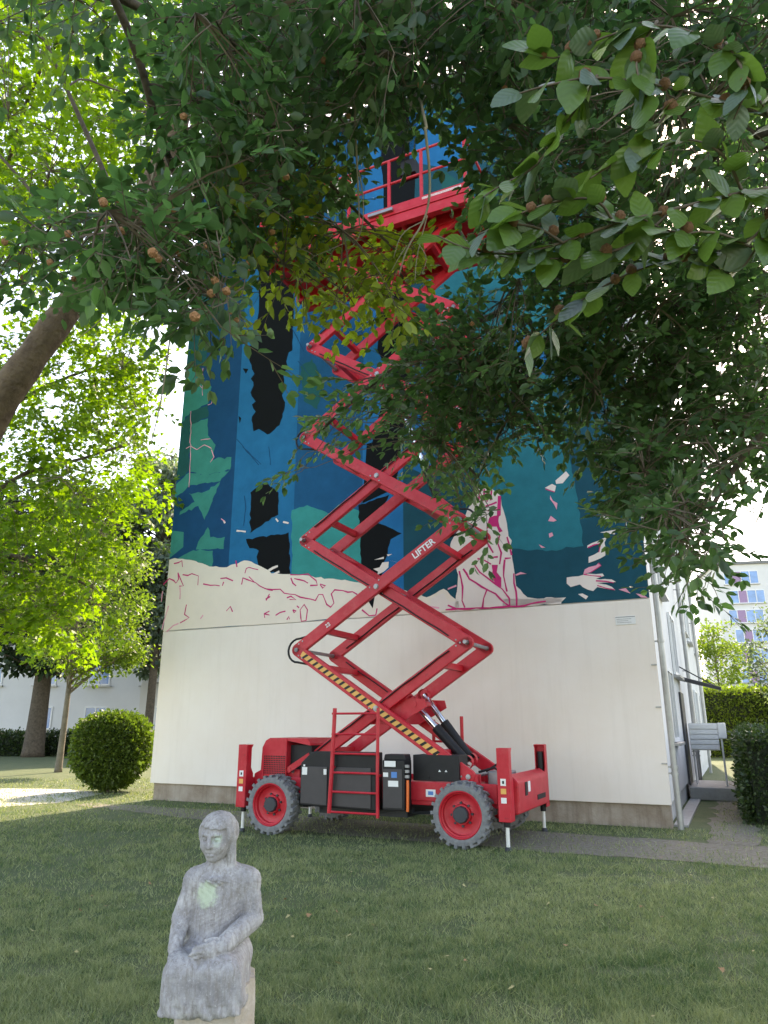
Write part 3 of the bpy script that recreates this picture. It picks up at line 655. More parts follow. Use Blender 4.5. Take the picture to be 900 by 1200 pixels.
for xx in np.linspace(PX0 + .1, PX1 - .2, 8): m = MB(); m.box((xx, PY0 + .2, PZ - .12), (xx + .06, PY1 - .2, PZ - .0025)); part(m, 'deck_joist', M_red, pf)
posts = [PX0 + .03, PX0 + 1.1, PX0 + 2.05, -1.10, -.45, PX1 - .03]
for yy in (PY0 + .03, PY1 - .03):
    for xx in posts: m = MB(); m.box((xx - .025, yy - .025, PZ + .2), (xx + .025, yy + .025, PZ + 1.25)); part(m, 'rail_post', M_red, pf)
    for zz in (PZ + .72, PZ + 1.25): m = MB(); m.tube([(PX0 + .03, yy, zz), (PX1 - .03, yy, zz)], .024, 8); part(m, 'guard_rail', M_red, pf)
for xx in (PX0 + .03, PX1 - .03):
    for zz in (PZ + .72, PZ + 1.25): m = MB(); m.tube([(xx, PY0 + .03, zz), (xx, PY1 - .03, zz)], .024, 8); part(m, 'guard_rail', M_red, pf)
m = MB(); m.box((PX1 - .85, PY0 - .004, PZ + .115), (PX1 - .1, PY0 - .0005, PZ + .165)); part(m, 'white_lettering_strip', material('faded_lettering', (.55, .16, .17), .5, scale=60, color2=(.75, .7, .68)), pf)
m = MB(); m.box((-1.5, PY0 - .06, PZ + .06), (-1.0, PY0 - .01, PZ + .12)); part(m, 'gate_latch', M_steel, pf)
m = MB(); m.box((-.9, PY0 + .1, PZ + .9), (-.6, PY0 + .3, PZ + 1.2)); part(m, 'platform_controls', M_blk, pf)
# ------------------------------------------------------------------ carved seated figure (signed-distance modelling, one continuous mesh)
def surface_nets(S, org, h):
    nx, ny, nz = S.shape; neg = S < 0
    c = neg[:-1, :-1, :-1].astype(np.int8)
    tot = sum(neg[i:nx-1+i, j:ny-1+j, k:nz-1+k].astype(np.int8) for i in (0, 1) for j in (0, 1) for k in (0, 1))
    act = np.argwhere((tot > 0) & (tot < 8)); idx = -np.ones((nx-1, ny-1, nz-1), np.int64); idx[tuple(act.T)] = np.arange(len(act))
    acc = np.zeros((len(act), 3)); cnt = np.zeros(len(act))
    corners = [(0,0,0),(1,0,0),(0,1,0),(1,1,0),(0,0,1),(1,0,1),(0,1,1),(1,1,1)]
    for a in range(8):
        for b in range(a + 1, 8):
            ca, cb = np.array(corners[a]), np.array(corners[b])
            if np.abs(ca - cb).sum() != 1: continue
            sa = S[tuple((act + ca).T)]; sb = S[tuple((act + cb).T)]; cr = (sa < 0) != (sb < 0)
            t = np.where(cr, sa / np.where(cr, sa - sb, 1), 0)
            acc += np.where(cr[:, None], ca + t[:, None] * (cb - ca), 0); cnt += cr
    V = (act + acc / cnt[:, None]) * h + np.array(org)
    quads = []
    for ax in range(3):
        sl0 = [slice(None)] * 3; sl1 = [slice(None)] * 3; sl0[ax] = slice(0, -1); sl1[ax] = slice(1, None)
        e = np.argwhere(neg[tuple(sl0)] != neg[tuple(sl1)]); b, cax = [(1, 2), (2, 0), (0, 1)][ax]
        ok = (e[:, b] > 0) & (e[:, cax] > 0) & (e[:, b] < S.shape[b] - 1) & (e[:, cax] < S.shape[cax] - 1); e = e[ok]
        fl = neg[tuple(e.T)]
        def cell(db, dc):
            q = e.copy(); q[:, b] += db; q[:, cax] += dc; return idx[tuple(q.T)]
        q = np.stack([cell(-1, -1), cell(0, -1), cell(0, 0), cell(-1, 0)], 1)
        q[~fl] = q[~fl][:, ::-1]; quads.append(q)
    return V, np.concatenate(quads)
def build_statue():
    h = .0042
    lo = np.array([-.21, -.33, .40]); hi = np.array([.27, .17, 1.25])
    n = np.ceil((hi - lo) / h).astype(int)
    X, Y, Z = np.meshgrid(*[(lo[i] + h * np.arange(n[i])).astype(np.float32) for i in range(3)], indexing='ij')
    def ell(c, r, yaw=0.0):
        dx, dy, dz = X - c[0], Y - c[1], Z - c[2]
        if yaw: ca, sa = math.cos(yaw), math.sin(yaw); dx, dy = dx * ca + dy * sa, -dx * sa + dy * ca
        k0 = np.sqrt((dx / r[0])**2 + (dy / r[1])**2 + (dz / r[2])**2); return (k0 - 1) * min(r)
    def cap(a, b, ra, rb):
        a = np.array(a, float); b = np.array(b, float); ab = b - a
        t = np.clip(((X - a[0]) * ab[0] + (Y - a[1]) * ab[1] + (Z - a[2]) * ab[2]) / (ab @ ab), 0, 1)
        return np.sqrt((X - a[0] - t * ab[0])**2 + (Y - a[1] - t * ab[1])**2 + (Z - a[2] - t * ab[2])**2) - (ra + (rb - ra) * t)
    def rbox(c, s, r, yaw=0.0, flare=0.0):
        dx, dy, dz = X - c[0], Y - c[1], Z - c[2]
        if yaw: ca, sa = math.cos(yaw), math.sin(yaw); dx, dy = dx * ca + dy * sa, -dx * sa + dy * ca
        w = s[0] - flare * dz
        qx, qy, qz = np.abs(dx) - w + r, np.abs(dy) - s[1] + r, np.abs(dz) - s[2] + r
        return np.sqrt(np.maximum(qx, 0)**2 + np.maximum(qy, 0)**2 + np.maximum(qz, 0)**2) + np.minimum(np.maximum(qx, np.maximum(qy, qz)), 0) - r
    def su(a, b, k):
        hh = np.clip(.5 + .5 * (b - a) / k, 0, 1); return b + (a - b) * hh - k * hh * (1 - hh)
    def ss(a, b, k): return -su(-a, b, k)
    # dress: torso, hips, lap and skirt
    D = ell((.035, .02, .80), (.122, .10, .20)); D = su(D, cap((-.080, .015, .918), (.160, .015, .918), .060, .060), .05)
    D = su(D, ell((.035, .03, .62), (.155, .135, .10)), .05)
    sk = rbox((.022, -.085, .545), (.168, .19, .115), .05, 0.05, flare=.12)
    sk = sk + .0042 * np.sin(95 * X + 30 * Y + 6 * np.sin(14 * Z)) * np.clip((.66 - Z) / .08, 0, 1) + .0015 * np.sin(210 * X + 70 * Y + 9 * np.sin(9 * Z))
    sk = sk - .010 * np.exp(-((X - .10)**2 + (Y + .20)**2) / .004) * (Z > .5) - .010 * np.exp(-((X + .06)**2 + (Y + .20)**2) / .004) * (Z > .5)
    sk = sk + .014 * np.exp(-((X - .01) / .025)**2) * np.clip((-.15 - Y) / .1, 0, 1)
    wav = .012 * np.sin(22 * X + 9 * Y); sk = np.maximum(sk, (.445 + wav) - Z)
    D = su(D, sk, .035)
    D = su(D, cap((-.05, .0, .62), (-.075, -.2, .60), .07, .065), .03); D = su(D, cap((.10, .0, .62), (.115, -.2, .60), .07, .065), .03)
    # collar
    D = su(D, ell((.03, -.035, .93), (.06, .05, .022)), .012); D = ss(D, cap((.022, -.11, .955), (.03, -.07, .925), .018, .006), .012)
    # arms
    D = su(D, cap((-.092, .01, .905), (-.130, -.02, .77), .046, .043), .010); D = su(D, cap((-.130, -.02, .77), (-.122, -.135, .672), .042, .030), .007)
    D = su(D, cap((.170, .01, .90), (.198, -.01, .765), .048, .045), .010); D = su(D, cap((.198, -.01, .765), (.100, -.185, .698), .046, .041), .007); D = su(D, ell((-.05, .01, .74), (.065, .055, .12)), .008); D = ss(D, ell((-.03, -.15, .70), (.055, .05, .045)), .012); D = su(D, cap((.03, .02, .965), (-.085, .015, .915), .05, .05), .02); D = su(D, cap((.03, .02, .965), (.165, .015, .915), .05, .05), .02)
    # hands with fingers
    D = su(D, ell((.058, -.216, .690), (.046, .030, .038), .45), .008)
    for i in range(4):
        a = (.045, -.238 + .004 * abs(i - 1), .716 - .0185 * i); L = (.062, .072, .070, .056)[i]
        mid = (a[0] - L * .6, a[1] - .004, a[2] - .010); tip = (a[0] - L * 1.0, a[1] + .008, a[2] - .022)
        D = su(D, cap(a, mid, .0108, .0100), .0012); D = su(D, cap(mid, tip, .0100, .0078), .003)
    D = su(D, cap((.075, -.195, .725), (.030, -.205, .722), .012, .009), .006)
    D = su(D, ell((-.105, -.165, .658), (.03, .042, .018), -.1), .012)
    for i in range(4):
        a = (-.125 + .014 * i, -.195, .660); L = (.040, .050, .052, .045)[i]
        mid = (a[0] + .004, a[1] - L * .6, a[2] - .001); tip = (a[0] + .007, a[1] - L, a[2] - .012)
        D = su(D, cap(a, mid, .0082, .0076), .003); D = su(D, cap(mid, tip, .0076, .006), .003)
    D = su(D, cap((-.082, -.155, .662), (-.062, -.19, .66), .0095, .0075), .005)
    D = D + .0016 * np.sin(160 * X + 25 * np.sin(20 * Z)) * np.sin(140 * Z + 40 * Y) * (Z > .66)
    # head
    yaw = math.radians(-15); ca, sa = math.cos(yaw), math.sin(yaw); hc = np.array([.014, -.012, 1.112])
    A = np.array([ca, sa, 0]); Fw = np.array([sa, -ca, 0])
    U = np.array([0, 0, 1.0])
    tl = math.radians(6); Fw2 = Fw * math.cos(tl) - U * math.sin(tl); U2 = U * math.cos(tl) + Fw * math.sin(tl)
    def hp(a, f, u): return hc + A * a + Fw2 * f + U2 * u
    HA = (X - hc[0]) * A[0] + (Y - hc[1]) * A[1] + (Z - hc[2]) * A[2]
    HF = (X - hc[0]) * Fw2[0] + (Y - hc[1]) * Fw2[1] + (Z - hc[2]) * Fw2[2]
    HU = (X - hc[0]) * U2[0] + (Y - hc[1]) * U2[1] + (Z - hc[2]) * U2[2]
    def hell(a, f, u, r): return (np.sqrt(((HA - a) / r[0])**2 + ((HF - f) / r[1])**2 + ((HU - u) / r[2])**2) - 1) * min(r)
    N_ = cap((.03, .01, .93), tuple(hp(0, -.02, -.06)), .042, .037)
    Hd = hell(0, .0, .008, (.076, .088, .092)); Hd = su(Hd, hell(0, .026, -.045, (.054, .056, .056)), .025); Hd = su(Hd, hell(0, .060, -.083, (.022, .018, .016)), .018)
    Hd = su(Hd, hell(-.036, .050, -.028, (.024, .026, .022)), .02); Hd = su(Hd, hell(.036, .050, -.028, (.024, .026, .022)), .02)
    for s_ in (-1, 1):
        Hd = ss(Hd, hell(s_ * .030, .086, .006, (.023, .026, .017)), .005); Hd = su(Hd, hell(s_ * .029, .066, .004, (.015, .012, .0095)), .002)
        Hd = su(Hd, cap(tuple(hp(s_ * .012, .084, .024)), tuple(hp(s_ * .046, .070, .024)), .006, .005), .008)
    Hd = su(Hd, cap(tuple(hp(0, .086, .016)), tuple(hp(0, .102, -.022)), .008, .0125), .005); Hd = su(Hd, hell(-.011, .089, -.026, (.008, .009, .007)), .004); Hd = su(Hd, hell(.011, .089, -.026, (.008, .009, .007)), .004)
    Hd = su(Hd, cap(tuple(hp(-.018, .080, -.050)), tuple(hp(.018, .080, -.050)), .0065, .0065), .005); Hd = su(Hd, cap(tuple(hp(-.015, .080, -.064)), tuple(hp(.015, .080, -.064)), .0068, .0068), .005)
    Hd = ss(Hd, cap(tuple(hp(-.021, .087, -.057)), tuple(hp(.021, .087, -.057)), .0042, .0042), .003)
    # hair: cap with a fringe, locks falling to the shoulders
    Hr = hell(0, -.006, .018, (.091, .101, .093)); fr = np.maximum(np.maximum(.030 - HF + .25 * np.abs(HA), HU - .052 + .10 * HA), np.abs(HA) - .076)
    Hr = np.maximum(Hr, -fr); Hr = Hr + .0018 * np.sin(170 * HA + 40 * HF) + .0012 * np.sin(260 * HF + 90 * HA)
    lock = su(cap(tuple(hp(.066, -.005, -.01)), (.082, -.005, .975), .022, .024), cap(tuple(hp(-.058, -.03, .0)), (-.022, .03, .98), .022, .020), .01)
    lock = su(lock, cap(tuple(hp(0, -.06, -.0)), (.03, .06, .95), .06, .055), .02) + .002 * np.sin(230 * HA + 120 * Y)
    Hr = su(Hr, lock, .012)
    G = su(D, N_, .02); Hd = su(Hd, Hr, .004); G = su(G, Hd, .008)
    V, Q = surface_nets(G, lo, h)
    me = bpy.data.meshes.new('statue_body')
    me.from_pydata(V.tolist(), [], Q.tolist()); me.validate(); return me
M_statue = bpy.data.materials.new('weathered_carving'); M_statue.use_nodes = True
N, L = nt(M_statue); b = N['Principled BSDF']; tc = N.new('ShaderNodeTexCoord')
def noise(sc, det=6, vec=None, sx=None):
    n_ = N.new('ShaderNodeTexNoise'); n_.inputs['Scale'].default_value = sc; n_.inputs['Detail'].default_value = det; n_.inputs['Roughness'].default_value = .7
    if sx: mp_ = N.new('ShaderNodeMapping'); mp_.inputs['Scale'].default_value = sx; L.new(tc.outputs['Object'], mp_.inputs['Vector']); L.new(mp_.outputs[0], n_.inputs['Vector'])
    else: L.new(tc.outputs['Object'], n_.inputs['Vector'])
    return n_
def ramp(src, stops):
    r = N.new('ShaderNodeValToRGB'); e = r.color_ramp.elements
    e[0].position, e[0].color = stops[0][0], stops[0][1] + (1,); e[1].position, e[1].color = stops[-1][0], stops[-1][1] + (1,)
    for p_, c_ in stops[1:-1]: q_ = e.new(p_); q_.color = c_ + (1,)
    L.new(src, r.inputs['Fac']); return r.outputs['Color']
def mixc(fac, a_, b_, bl='MIX'):
    x_ = N.new('ShaderNodeMix'); x_.data_type = 'RGBA'; x_.blend_type = bl
    if isinstance(fac, float): x_.inputs[0].default_value = fac
    else: L.new(fac, x_.inputs[0])
    for s_, i_ in ((a_, 6), (b_, 7)):
        if isinstance(s_, tuple): x_.inputs[i_].default_value = s_ + (1,)
        else: L.new(s_, x_.inputs[i_])
    return x_.outputs[2]
base = ramp(noise(9).outputs['Fac'], [(.3, (.23, .215, .215)), (.5, (.38, .36, .36)), (.70, (.55, .525, .51))])
base = mixc(ramp(noise(14, 5, sx=(5, 5, .7)).outputs['Fac'], [(.47, (0, 0, 0)), (.66, (.75, .75, .75))]), base, (.24, .21, .19))
base = mixc(ramp(noise(95, 5).outputs['Fac'], [(.56, (0, 0, 0)), (.70, (.55, .55, .55))]), base, (.62, .605, .605))
base = mixc(ramp(noise(48, 4, sx=(1, 1, 1.3)).outputs['Fac'], [(.58, (0, 0, 0)), (.74, (.6, .6, .6))]), base, (.17, .16, .17))
def blotch(cx, cy, cz, r):
    v_ = N.new('ShaderNodeVectorMath'); v_.operation = 'DISTANCE'; L.new(tc.outputs['Object'], v_.inputs[0]); v_.inputs[1].default_value = (cx, cy, cz)
    n_ = noise(40, 6); a_ = N.new('ShaderNodeMath'); a_.operation = 'MULTIPLY_ADD'; L.new(n_.outputs['Fac'], a_.inputs[0]); a_.inputs[1].default_value = -.10; L.new(v_.outputs['Value'], a_.inputs[2])
    m_ = N.new('ShaderNodeMapRange'); L.new(a_.outputs[0], m_.inputs[0]); m_.inputs[1].default_value = r + .008; m_.inputs[2].default_value = r - .020; m_.inputs[4].default_value = .8; return m_.outputs[0]
base = mixc(blotch(-.015, -.075, .875, .006), base, (.53, .62, .45))
base = mixc(blotch(.030, -.095, 1.106, -.028), base, (.50, .60, .48))
L.new(base, b.inputs['Base Color']); b.inputs['Roughness'].default_value = .85; b.inputs['Specular IOR Level'].default_value = .25
bp = N.new('ShaderNodeBump'); bp.inputs['Strength'].default_value = .45; bp.inputs['Distance'].default_value = .008
hn = N.new('ShaderNodeMath'); hn.operation = 'ADD'; L.new(noise(70, 5).outputs['Fac'], hn.inputs[0]); L.new(noise(30, 4, sx=(4, 4, .5)).outputs['Fac'], hn.inputs[1])
L.new(hn.outputs[0], bp.inputs['Height']); L.new(bp.outputs[0], b.inputs['Normal'])
st = empty('statue', (-.80, 3.70, 0), 0, 'weathered grey carved statue of a seated child with green paint blotch', 'statue')
me = build_statue(); me.materials.append(M_statue); me.polygons.foreach_set('use_smooth', [True] * len(me.polygons)); link('body', me, st)
M_block = material('raw_block', (.44, .36, .28), .9, scale=9, color2=(.55, .50, .44), bump=.8, bscale=35)
m = MB(); rr = random.Random(3); lay = []
for k in range(9):
    z_ = .0 + .52 * k / 8; ring = []
    for j in range(28):
        a = 2 * math.pi * j / 28; c, s_ = math.cos(a), math.sin(a); q = max(abs(c), abs(s_)) ** .7
        ring.append((.047 + .158 * c / q + rr.gauss(0, .006), .02 + .17 * s_ / q + rr.gauss(0, .006), z_))
    lay += ring
fs = [(k * 28 + j, k * 28 + (j + 1) % 28, (k + 1) * 28 + (j + 1) % 28, (k + 1) * 28 + j) for k in range(8) for j in range(28)] + [tuple(range(224, 252)), tuple(range(27, -1, -1))]
m.add(lay, fs); m.build('base_block', M_block, st, smooth=True)
# ------------------------------------------------------------------ vegetation helpers
M_bark = material('grey_bark', (0.13, 0.11, 0.085), 0.9, scale=7, color2=(0.24, 0.20, 0.15), bump=0.9, bscale=26)
M_bark2 = material('brown_bark', (0.055, 0.042, 0.030), 0.9, scale=9, color2=(0.13, 0.10, 0.07), bump=1.0, bscale=20)
M_twig = material('twig', (0.12, 0.09, 0.065), 0.85, var=0.3, scale=8)
M_twig2 = material('pale_twig', (0.30, 0.26, 0.20), 0.85, var=0.2, scale=8)
M_beech = leaf_material('beech_leaf', (0.038, 0.078, 0.045), (0.098, 0.168, 0.074), 0.54, 0.38, 0.6, (1.6, 2.1, 1.0))
M_beech_y = leaf_material('beech_leaf_yellow_lit', (0.125, 0.165, 0.030), (0.24, 0.29, 0.045), 0.50, 0.42, 0.5)  # yellower beech leaf; the slight sun on this bunch is put into its colour
M_maple = leaf_material('maple_leaf', (0.058, 0.125, 0.014), (0.135, 0.230, 0.026), 0.55, 0.5, 0.4, (2.25, 2.3, .55))
M_lime = leaf_material('lime_leaf', (0.055, 0.100, 0.018), (0.12, 0.18, 0.03), 0.45, 0.5, 0.35)
M_ever = leaf_material('dark_evergreen', (0.014, 0.030, 0.014), (0.030, 0.058, 0.022), 0.15, 0.6, 0.3)
M_spruce = leaf_material('blue_spruce', (0.085, 0.120, 0.100), (0.150, 0.195, 0.170), 0.40, 0.6, 0.3)
M_box = leaf_material('box_leaf', (0.040, 0.075, 0.014), (0.11, 0.165, 0.028), 0.32, 0.45, 0.4)
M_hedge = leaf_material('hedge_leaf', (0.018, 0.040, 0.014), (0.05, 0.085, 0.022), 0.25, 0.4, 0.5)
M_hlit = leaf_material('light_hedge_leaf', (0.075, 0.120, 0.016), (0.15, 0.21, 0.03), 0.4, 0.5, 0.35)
M_core = material('dark_core', (0.012, 0.020, 0.008), 0.95, var=0.3, scale=5)  # near-black fill for the solid cores added inside shrub and hedges
M_nut = material('beech_nut_husk', (0.28, 0.12, 0.05), 0.85, scale=40, color2=(0.45, 0.23, 0.11), bump=0.8, bscale=90)

def unit(a): return a / (np.linalg.norm(a, axis=-1, keepdims=True) + 1e-9)
LEAF6 = (np.array([(0,0,0),(.28,.25,.05),(.66,.23,.05),(1,0,-.05),(.66,-.23,.05),(.28,-.25,.05)]), [(0,1,2,3),(0,3,4,5)])
LEAF4 = (np.array([(0,0,0),(.45,.32,.06),(1,0,0),(.45,-.32,.06)]), [(0,1,2,3)])
_mp = []
for k, (a, r) in enumerate([(180,.05),(140,.42),(112,.34),(88,.72),(62,.46),(40,.62),(22,.50),(0,1.0),(-22,.50),(-40,.62),(-62,.46),(-88,.72),(-112,.34),(-140,.42)]):
    a = math.radians(a); _mp.append((.35 + .65 * r * math.cos(a), .62 * r * math.sin(a), -.08 * r))
MAPLE = (np.array(_mp), [tuple(range(len(_mp)))])
def leaf_mesh(name, P, D, Nn, size, mat, tmpl, var=None):
    P = np.asarray(P, float); n = len(P); D = unit(np.asarray(D, float)); S = unit(np.cross(np.asarray(Nn, float), D)); W = np.cross(D, S); size = np.asarray(size, float)
    T, faces = tmpl; k = len(T)
    V = (P[:, None] + size[:, None, None] * (T[None, :, 0:1] * D[:, None] + T[None, :, 1:2] * S[:, None] + T[None, :, 2:3] * W[:, None])).reshape(-1, 3)
    me = bpy.data.meshes.new(name); me.vertices.add(len(V)); me.vertices.foreach_set('co', V.astype(np.float32).ravel())
    fl = [len(f) for f in faces]; per = sum(fl); idx = np.concatenate([np.array(f) for f in faces])
    LI = (idx[None] + (np.arange(n) * k)[:, None]).ravel(); nf = len(faces)
    me.loops.add(len(LI)); me.loops.foreach_set('vertex_index', LI.astype(np.int32))
    st_ = np.concatenate([[0], np.cumsum(fl)[:-1]]); LS = (st_[None] + (np.arange(n) * per)[:, None]).ravel()
    me.polygons.add(n * nf); me.polygons.foreach_set('loop_start', LS.astype(np.int32))
    a = me.attributes.new('var', 'FLOAT', 'FACE'); v = rng.random(n) if var is None else np.clip(var, 0, 1)
    a.data.foreach_set('value', np.repeat(v, nf).astype(np.float32))
    me.materials.append(mat); me.update(calc_edges=True); return me
class Leaves:
    def __init__(s): s.P = []; s.D = []; s.N = []; s.S = []; s.V = []
    def add(s, p, d, n, size, v): s.P.append(p); s.D.append(d); s.N.append(n); s.S.append(size); s.V.append(v)
    def build(s, name, mat, tmpl, parent):
        if not s.P: return None
        o = link(name, leaf_mesh(name, s.P, s.D, s.N, s.S, mat, tmpl, np.array(s.V)), parent); return tag(o, kind='stuff')
def inpoly(poly, x, y):
    c = False; n = len(poly)
    for i in range(n):
        (x1, y1), (x2, y2) = poly[i], poly[i - 1]
        if (y1 > y) != (y2 > y) and x < (x2 - x1) * (y - y1) / (y2 - y1) + x1: c = not c
    return c
def sag(p, q, amount, k=5):
    p = np.asarray(p, float); q = np.asarray(q, float)
    return [p + (q - p) * t + np.array([0, 0, amount * 4 * t * (1 - t)]) for t in np.linspace(0, 1, k)]
def spray(lv, tw, p, d, L_, size, n_side, droop, rg, base_v, r=.004):
    """a beech-like flat spray: zig-zag axis, leaves alternate on both sides, with side twigs"""
    d = unit(d); up = np.array([rg.normal(0, .35), rg.normal(0, .35), 1.0]); up = unit(up - d * (up @ d)); side = np.cross(up, d)
    def axis(p0, dd, ll, depth):
        n = max(3, int(ll / (size * .62))); pts = [p0]; q = p0; d2 = dd
        for i in range(n):
            d2 = unit(d2 + np.array([0, 0, -droop]) + rg.normal(0, .07, 3)); q = q + d2 * ll / n; pts.append(q)
            s_ = 1 if (i % 2) else -1
            ld = unit(d2 * .75 + side * s_ * .75 + rg.normal(0, .22, 3) + np.array([0, 0, -droop * 1.2]))
            nn = up + rg.normal(0, .38, 3)
            if rg.random() < .93: lv.add(q, ld, nn, size * rg.uniform(.65, 1.15), base_v + rg.normal(0, .18))
        lv.add(q, d2 + rg.normal(0, .2, 3), up + rg.normal(0, .3, 3), size * rg.uniform(.7, 1.1), base_v + rg.normal(0, .18))
        tw.tube(pts[::2] if len(pts) > 4 else pts, np.linspace(r, r * .4, len(pts[::2] if len(pts) > 4 else pts)), 3, caps=False)
        if depth == 0:
            for k in range(n_side):
                i = int((k + .6) / n_side * (n - 1)); s_ = 1 if k % 2 else -1
                axis(pts[i], unit(dd * .8 + side * s_ * .7), ll * rg.uniform(.35, .6), 1)
    axis(np.asarray(p, float), d, L_, 0)
def dense(pts, step=.25):
    out = []
    for a, b in zip(pts[:-1], pts[1:]):
        a = np.asarray(a, float); b = np.asarray(b, float); k = max(1, int(np.linalg.norm(b - a) / step))
        out += [a + (b - a) * t / k for t in range(k)]
    return out + [np.asarray(pts[-1], float)]
def smooth_pts(pts, it=2):
    pts = [np.asarray(p, float) for p in pts]
    for _ in range(it):
        q = [pts[0]]
        for a, b in zip(pts[:-1], pts[1:]): q += [a * .75 + b * .25, a * .25 + b * .75]
        pts = q + [pts[-1]]
    return pts
def grow(root, name, limbs, regions, seed, twig_mat=M_twig, hub_every=10):
    """limbs: list of 3-D polylines. regions: dict(poly, d0, d1, n, size, L, side, droop, mat, tmpl, v)"""
    rg = np.random.default_rng(seed); lp_ = np.array([p for l in limbs for p in dense(l)])
    tw = MB(); lvs = {}; nuts = []
    for R in regions:
        xs = [p[0] for p in R['poly']]; ys = [p[1] for p in R['poly']]; starts = []
        # clumped sampling: a few clump centres, then sprays round them
        cl = []
        while len(cl) < max(3, R['n'] // R.get('clump', 7)):
            x, y = rg.uniform(min(xs), max(xs)), rg.uniform(min(ys), max(ys))
            if inpoly(R['poly'], x, y): cl.append((x, y, rg.uniform(R['d0'], R['d1'])))
        for _ in range(R['n']):
            for _t in range(20):
                c = cl[rg.integers(len(cl))]; s_ = R.get('spread', 38)
                x, y, d = c[0] + rg.normal(0, s_), c[1] + rg.normal(0, s_ * .8), c[2] + rg.normal(0, .25)
                if inpoly(R['poly'], x, y): break
            else: continue
            starts.append(at(x, y, d))
        nh = max(1, len(starts) // hub_every); hubs = []
        cand = [starts[rg.integers(len(starts))] + np.array([0, 0, .1]) for i in range(nh)]; cand.sort(key=lambda s_: ((lp_ - s_)**2).sum(1).min()); nodes = lp_.copy()
        for hub in cand:
            q = nodes[np.argmin(((nodes - hub)**2).sum(1))]; hubs.append(hub)
            ll = np.linalg.norm(q - hub); k = 6
            pts = [p + rg.normal(0, .03 * ll, 3) * (0 < j < k - 1) for j, p in enumerate(sag(q, hub, .12 * ll, k))]
            nodes = np.concatenate([nodes, np.array(pts[1:])]); tw.tube(smooth_pts(pts, 1), np.linspace(.007 + .004 * ll, .005, len(smooth_pts(pts, 1))), 5, caps=False)
        hubs = np.array(hubs); key = (R['mat'].name, id(R['tmpl'])); lv = lvs.setdefault(key, (Leaves(), R['mat'], R['tmpl']))[0]
        for s_ in starts:
            q = hubs[np.argmin(((hubs - s_)**2).sum(1))]; v = s_ - q; ll = np.linalg.norm(v)
            if ll > 1.6: q = s_ - v / ll * 1.6
            tw.tube(sag(q, s_, .08 * ll, 4), np.linspace(.006, .0035, 4), 3, caps=False)
            d = unit(v + rg.normal(0, .5, 3)) * .7 + np.array(R.get('dir', (-.35, -.05, -.1)))
            bv = R.get('v', .45) + rg.normal(0, .12)
            spray(lv, tw, s_, d, R['L'] * rg.uniform(.6, 1.25), R['size'], R['side'], R['droop'], rg, bv, R.get('r', .0035))
            if rg.random() < R.get('nuts', 0): nuts.append(s_ + rg.normal(0, .06, 3))
    tag(tw.build('twigs', twig_mat, root, fixn=False), kind='stuff')
    for (lv, mt, tm) in lvs.values(): lv.build('foliage', mt, tm, root)
    if nuts:
        nm = MB()
        for c in nuts:
            r_ = rg.uniform(.014, .020)
            vs = []; fs = []
            for j, (zz, q) in enumerate(((-1, 0.25), (-.5, .9), (.3, 1), (1, .3))):
                for k in range(7): a = 2 * math.pi * k / 7; w = r_ * q * rg.uniform(.8, 1.25); vs.append((c[0] + w * math.cos(a), c[1] + w * math.sin(a), c[2] + zz * r_ * 1.1))
            for j in range(3):
                for k in range(7): fs.append((j*7+k, j*7+(k+1)%7, (j+1)*7+(k+1)%7, (j+1)*7+k))
            fs += [tuple(range(6, -1, -1)), tuple(range(21, 28))]; nm.add(vs, fs)
        tag(nm.build('nut_husks', M_nut, root, fixn=False), kind='stuff')
def limb_obj(root, pts, r0, r1, mat, name='limb', n=10):
    pts = smooth_pts(pts, 2); k = len(pts); rs = [r0 + (r1 - r0) * (i / (k - 1)) ** .8 for i in range(k)]
    rg2 = random.Random(int(abs(pts[0][0] * 1000)) + k); rs = [r * rg2.uniform(.94, 1.06) for r in rs]
    m = MB(); m.tube(pts, rs, n); return m.build(name, mat, root, smooth='full')

# ------------------------------------------------------------------ beech beside the camera (trunk just outside the frame)
def world_root(name, x, y, label, cat='tree', group=None): return empty(name, (x, y, 0), 0, label, cat, group)
def rel(root, o):                                             # meshes are authored in world space
    for c in root.children:
        if c.type == 'MESH' and not c.get('_rel'):
            c.data.transform(Matrix.Translation(-Vector(root.location))); c['_rel'] = 1
def finish(root):
    for c in root.children_recursive:
        if '_rel' in c.keys(): del c['_rel']
B1 = np.array([6.4, 3.6, 0]); beech = world_root('beech_tree', B1[0], B1[1], 'big beech with drooping leafy boughs and brown nut husks in front of the mural')
tr = [B1, B1 + (0, .05, 1.5), B1 + (-.1, .1, 3.2), B1 + (-.15, .2, 6), B1 + (.1, .3, 11)]
limb_obj(beech, tr, .42, .16, M_bark, 'trunk', 16)
T = lambda i: tr[i]
l1 = [T(2), at(900, 120, 6.6), at(800, 215, 6.8), at(690, 300, 7.0), at(600, 360, 7.0), at(520, 395, 6.9), at(440, 445, 6.6), at(370, 510, 6.4)]
l2 = [T(3), at(940, -60, 7.2), at(840, 60, 7.4), at(760, 140, 7.6), at(650, 60, 7.0), at(540, 20, 6.6)]
l3 = [T(2), at(930, 300, 7.2), at(860, 380, 7.6), at(780, 440, 7.8), at(720, 520, 7.6)]
l4 = [T(2) + (0, 0, -.5), at(960, 420, 6.0), at(900, 500, 6.0), at(850, 560, 5.8), at(815, 640, 5.6)]
l5 = [l1[3], at(640, 400, 6.8), at(600, 480, 6.5), at(560, 560, 6.2)]
limbs1 = [l1, l2, l3, l4, l5]
for l, a_, b_ in ((l1, .065, .010), (l2, .07, .014), (l3, .06, .012), (l4, .05, .010), (l5, .022, .008)): limb_obj(beech, l, a_, b_, M_bark2)
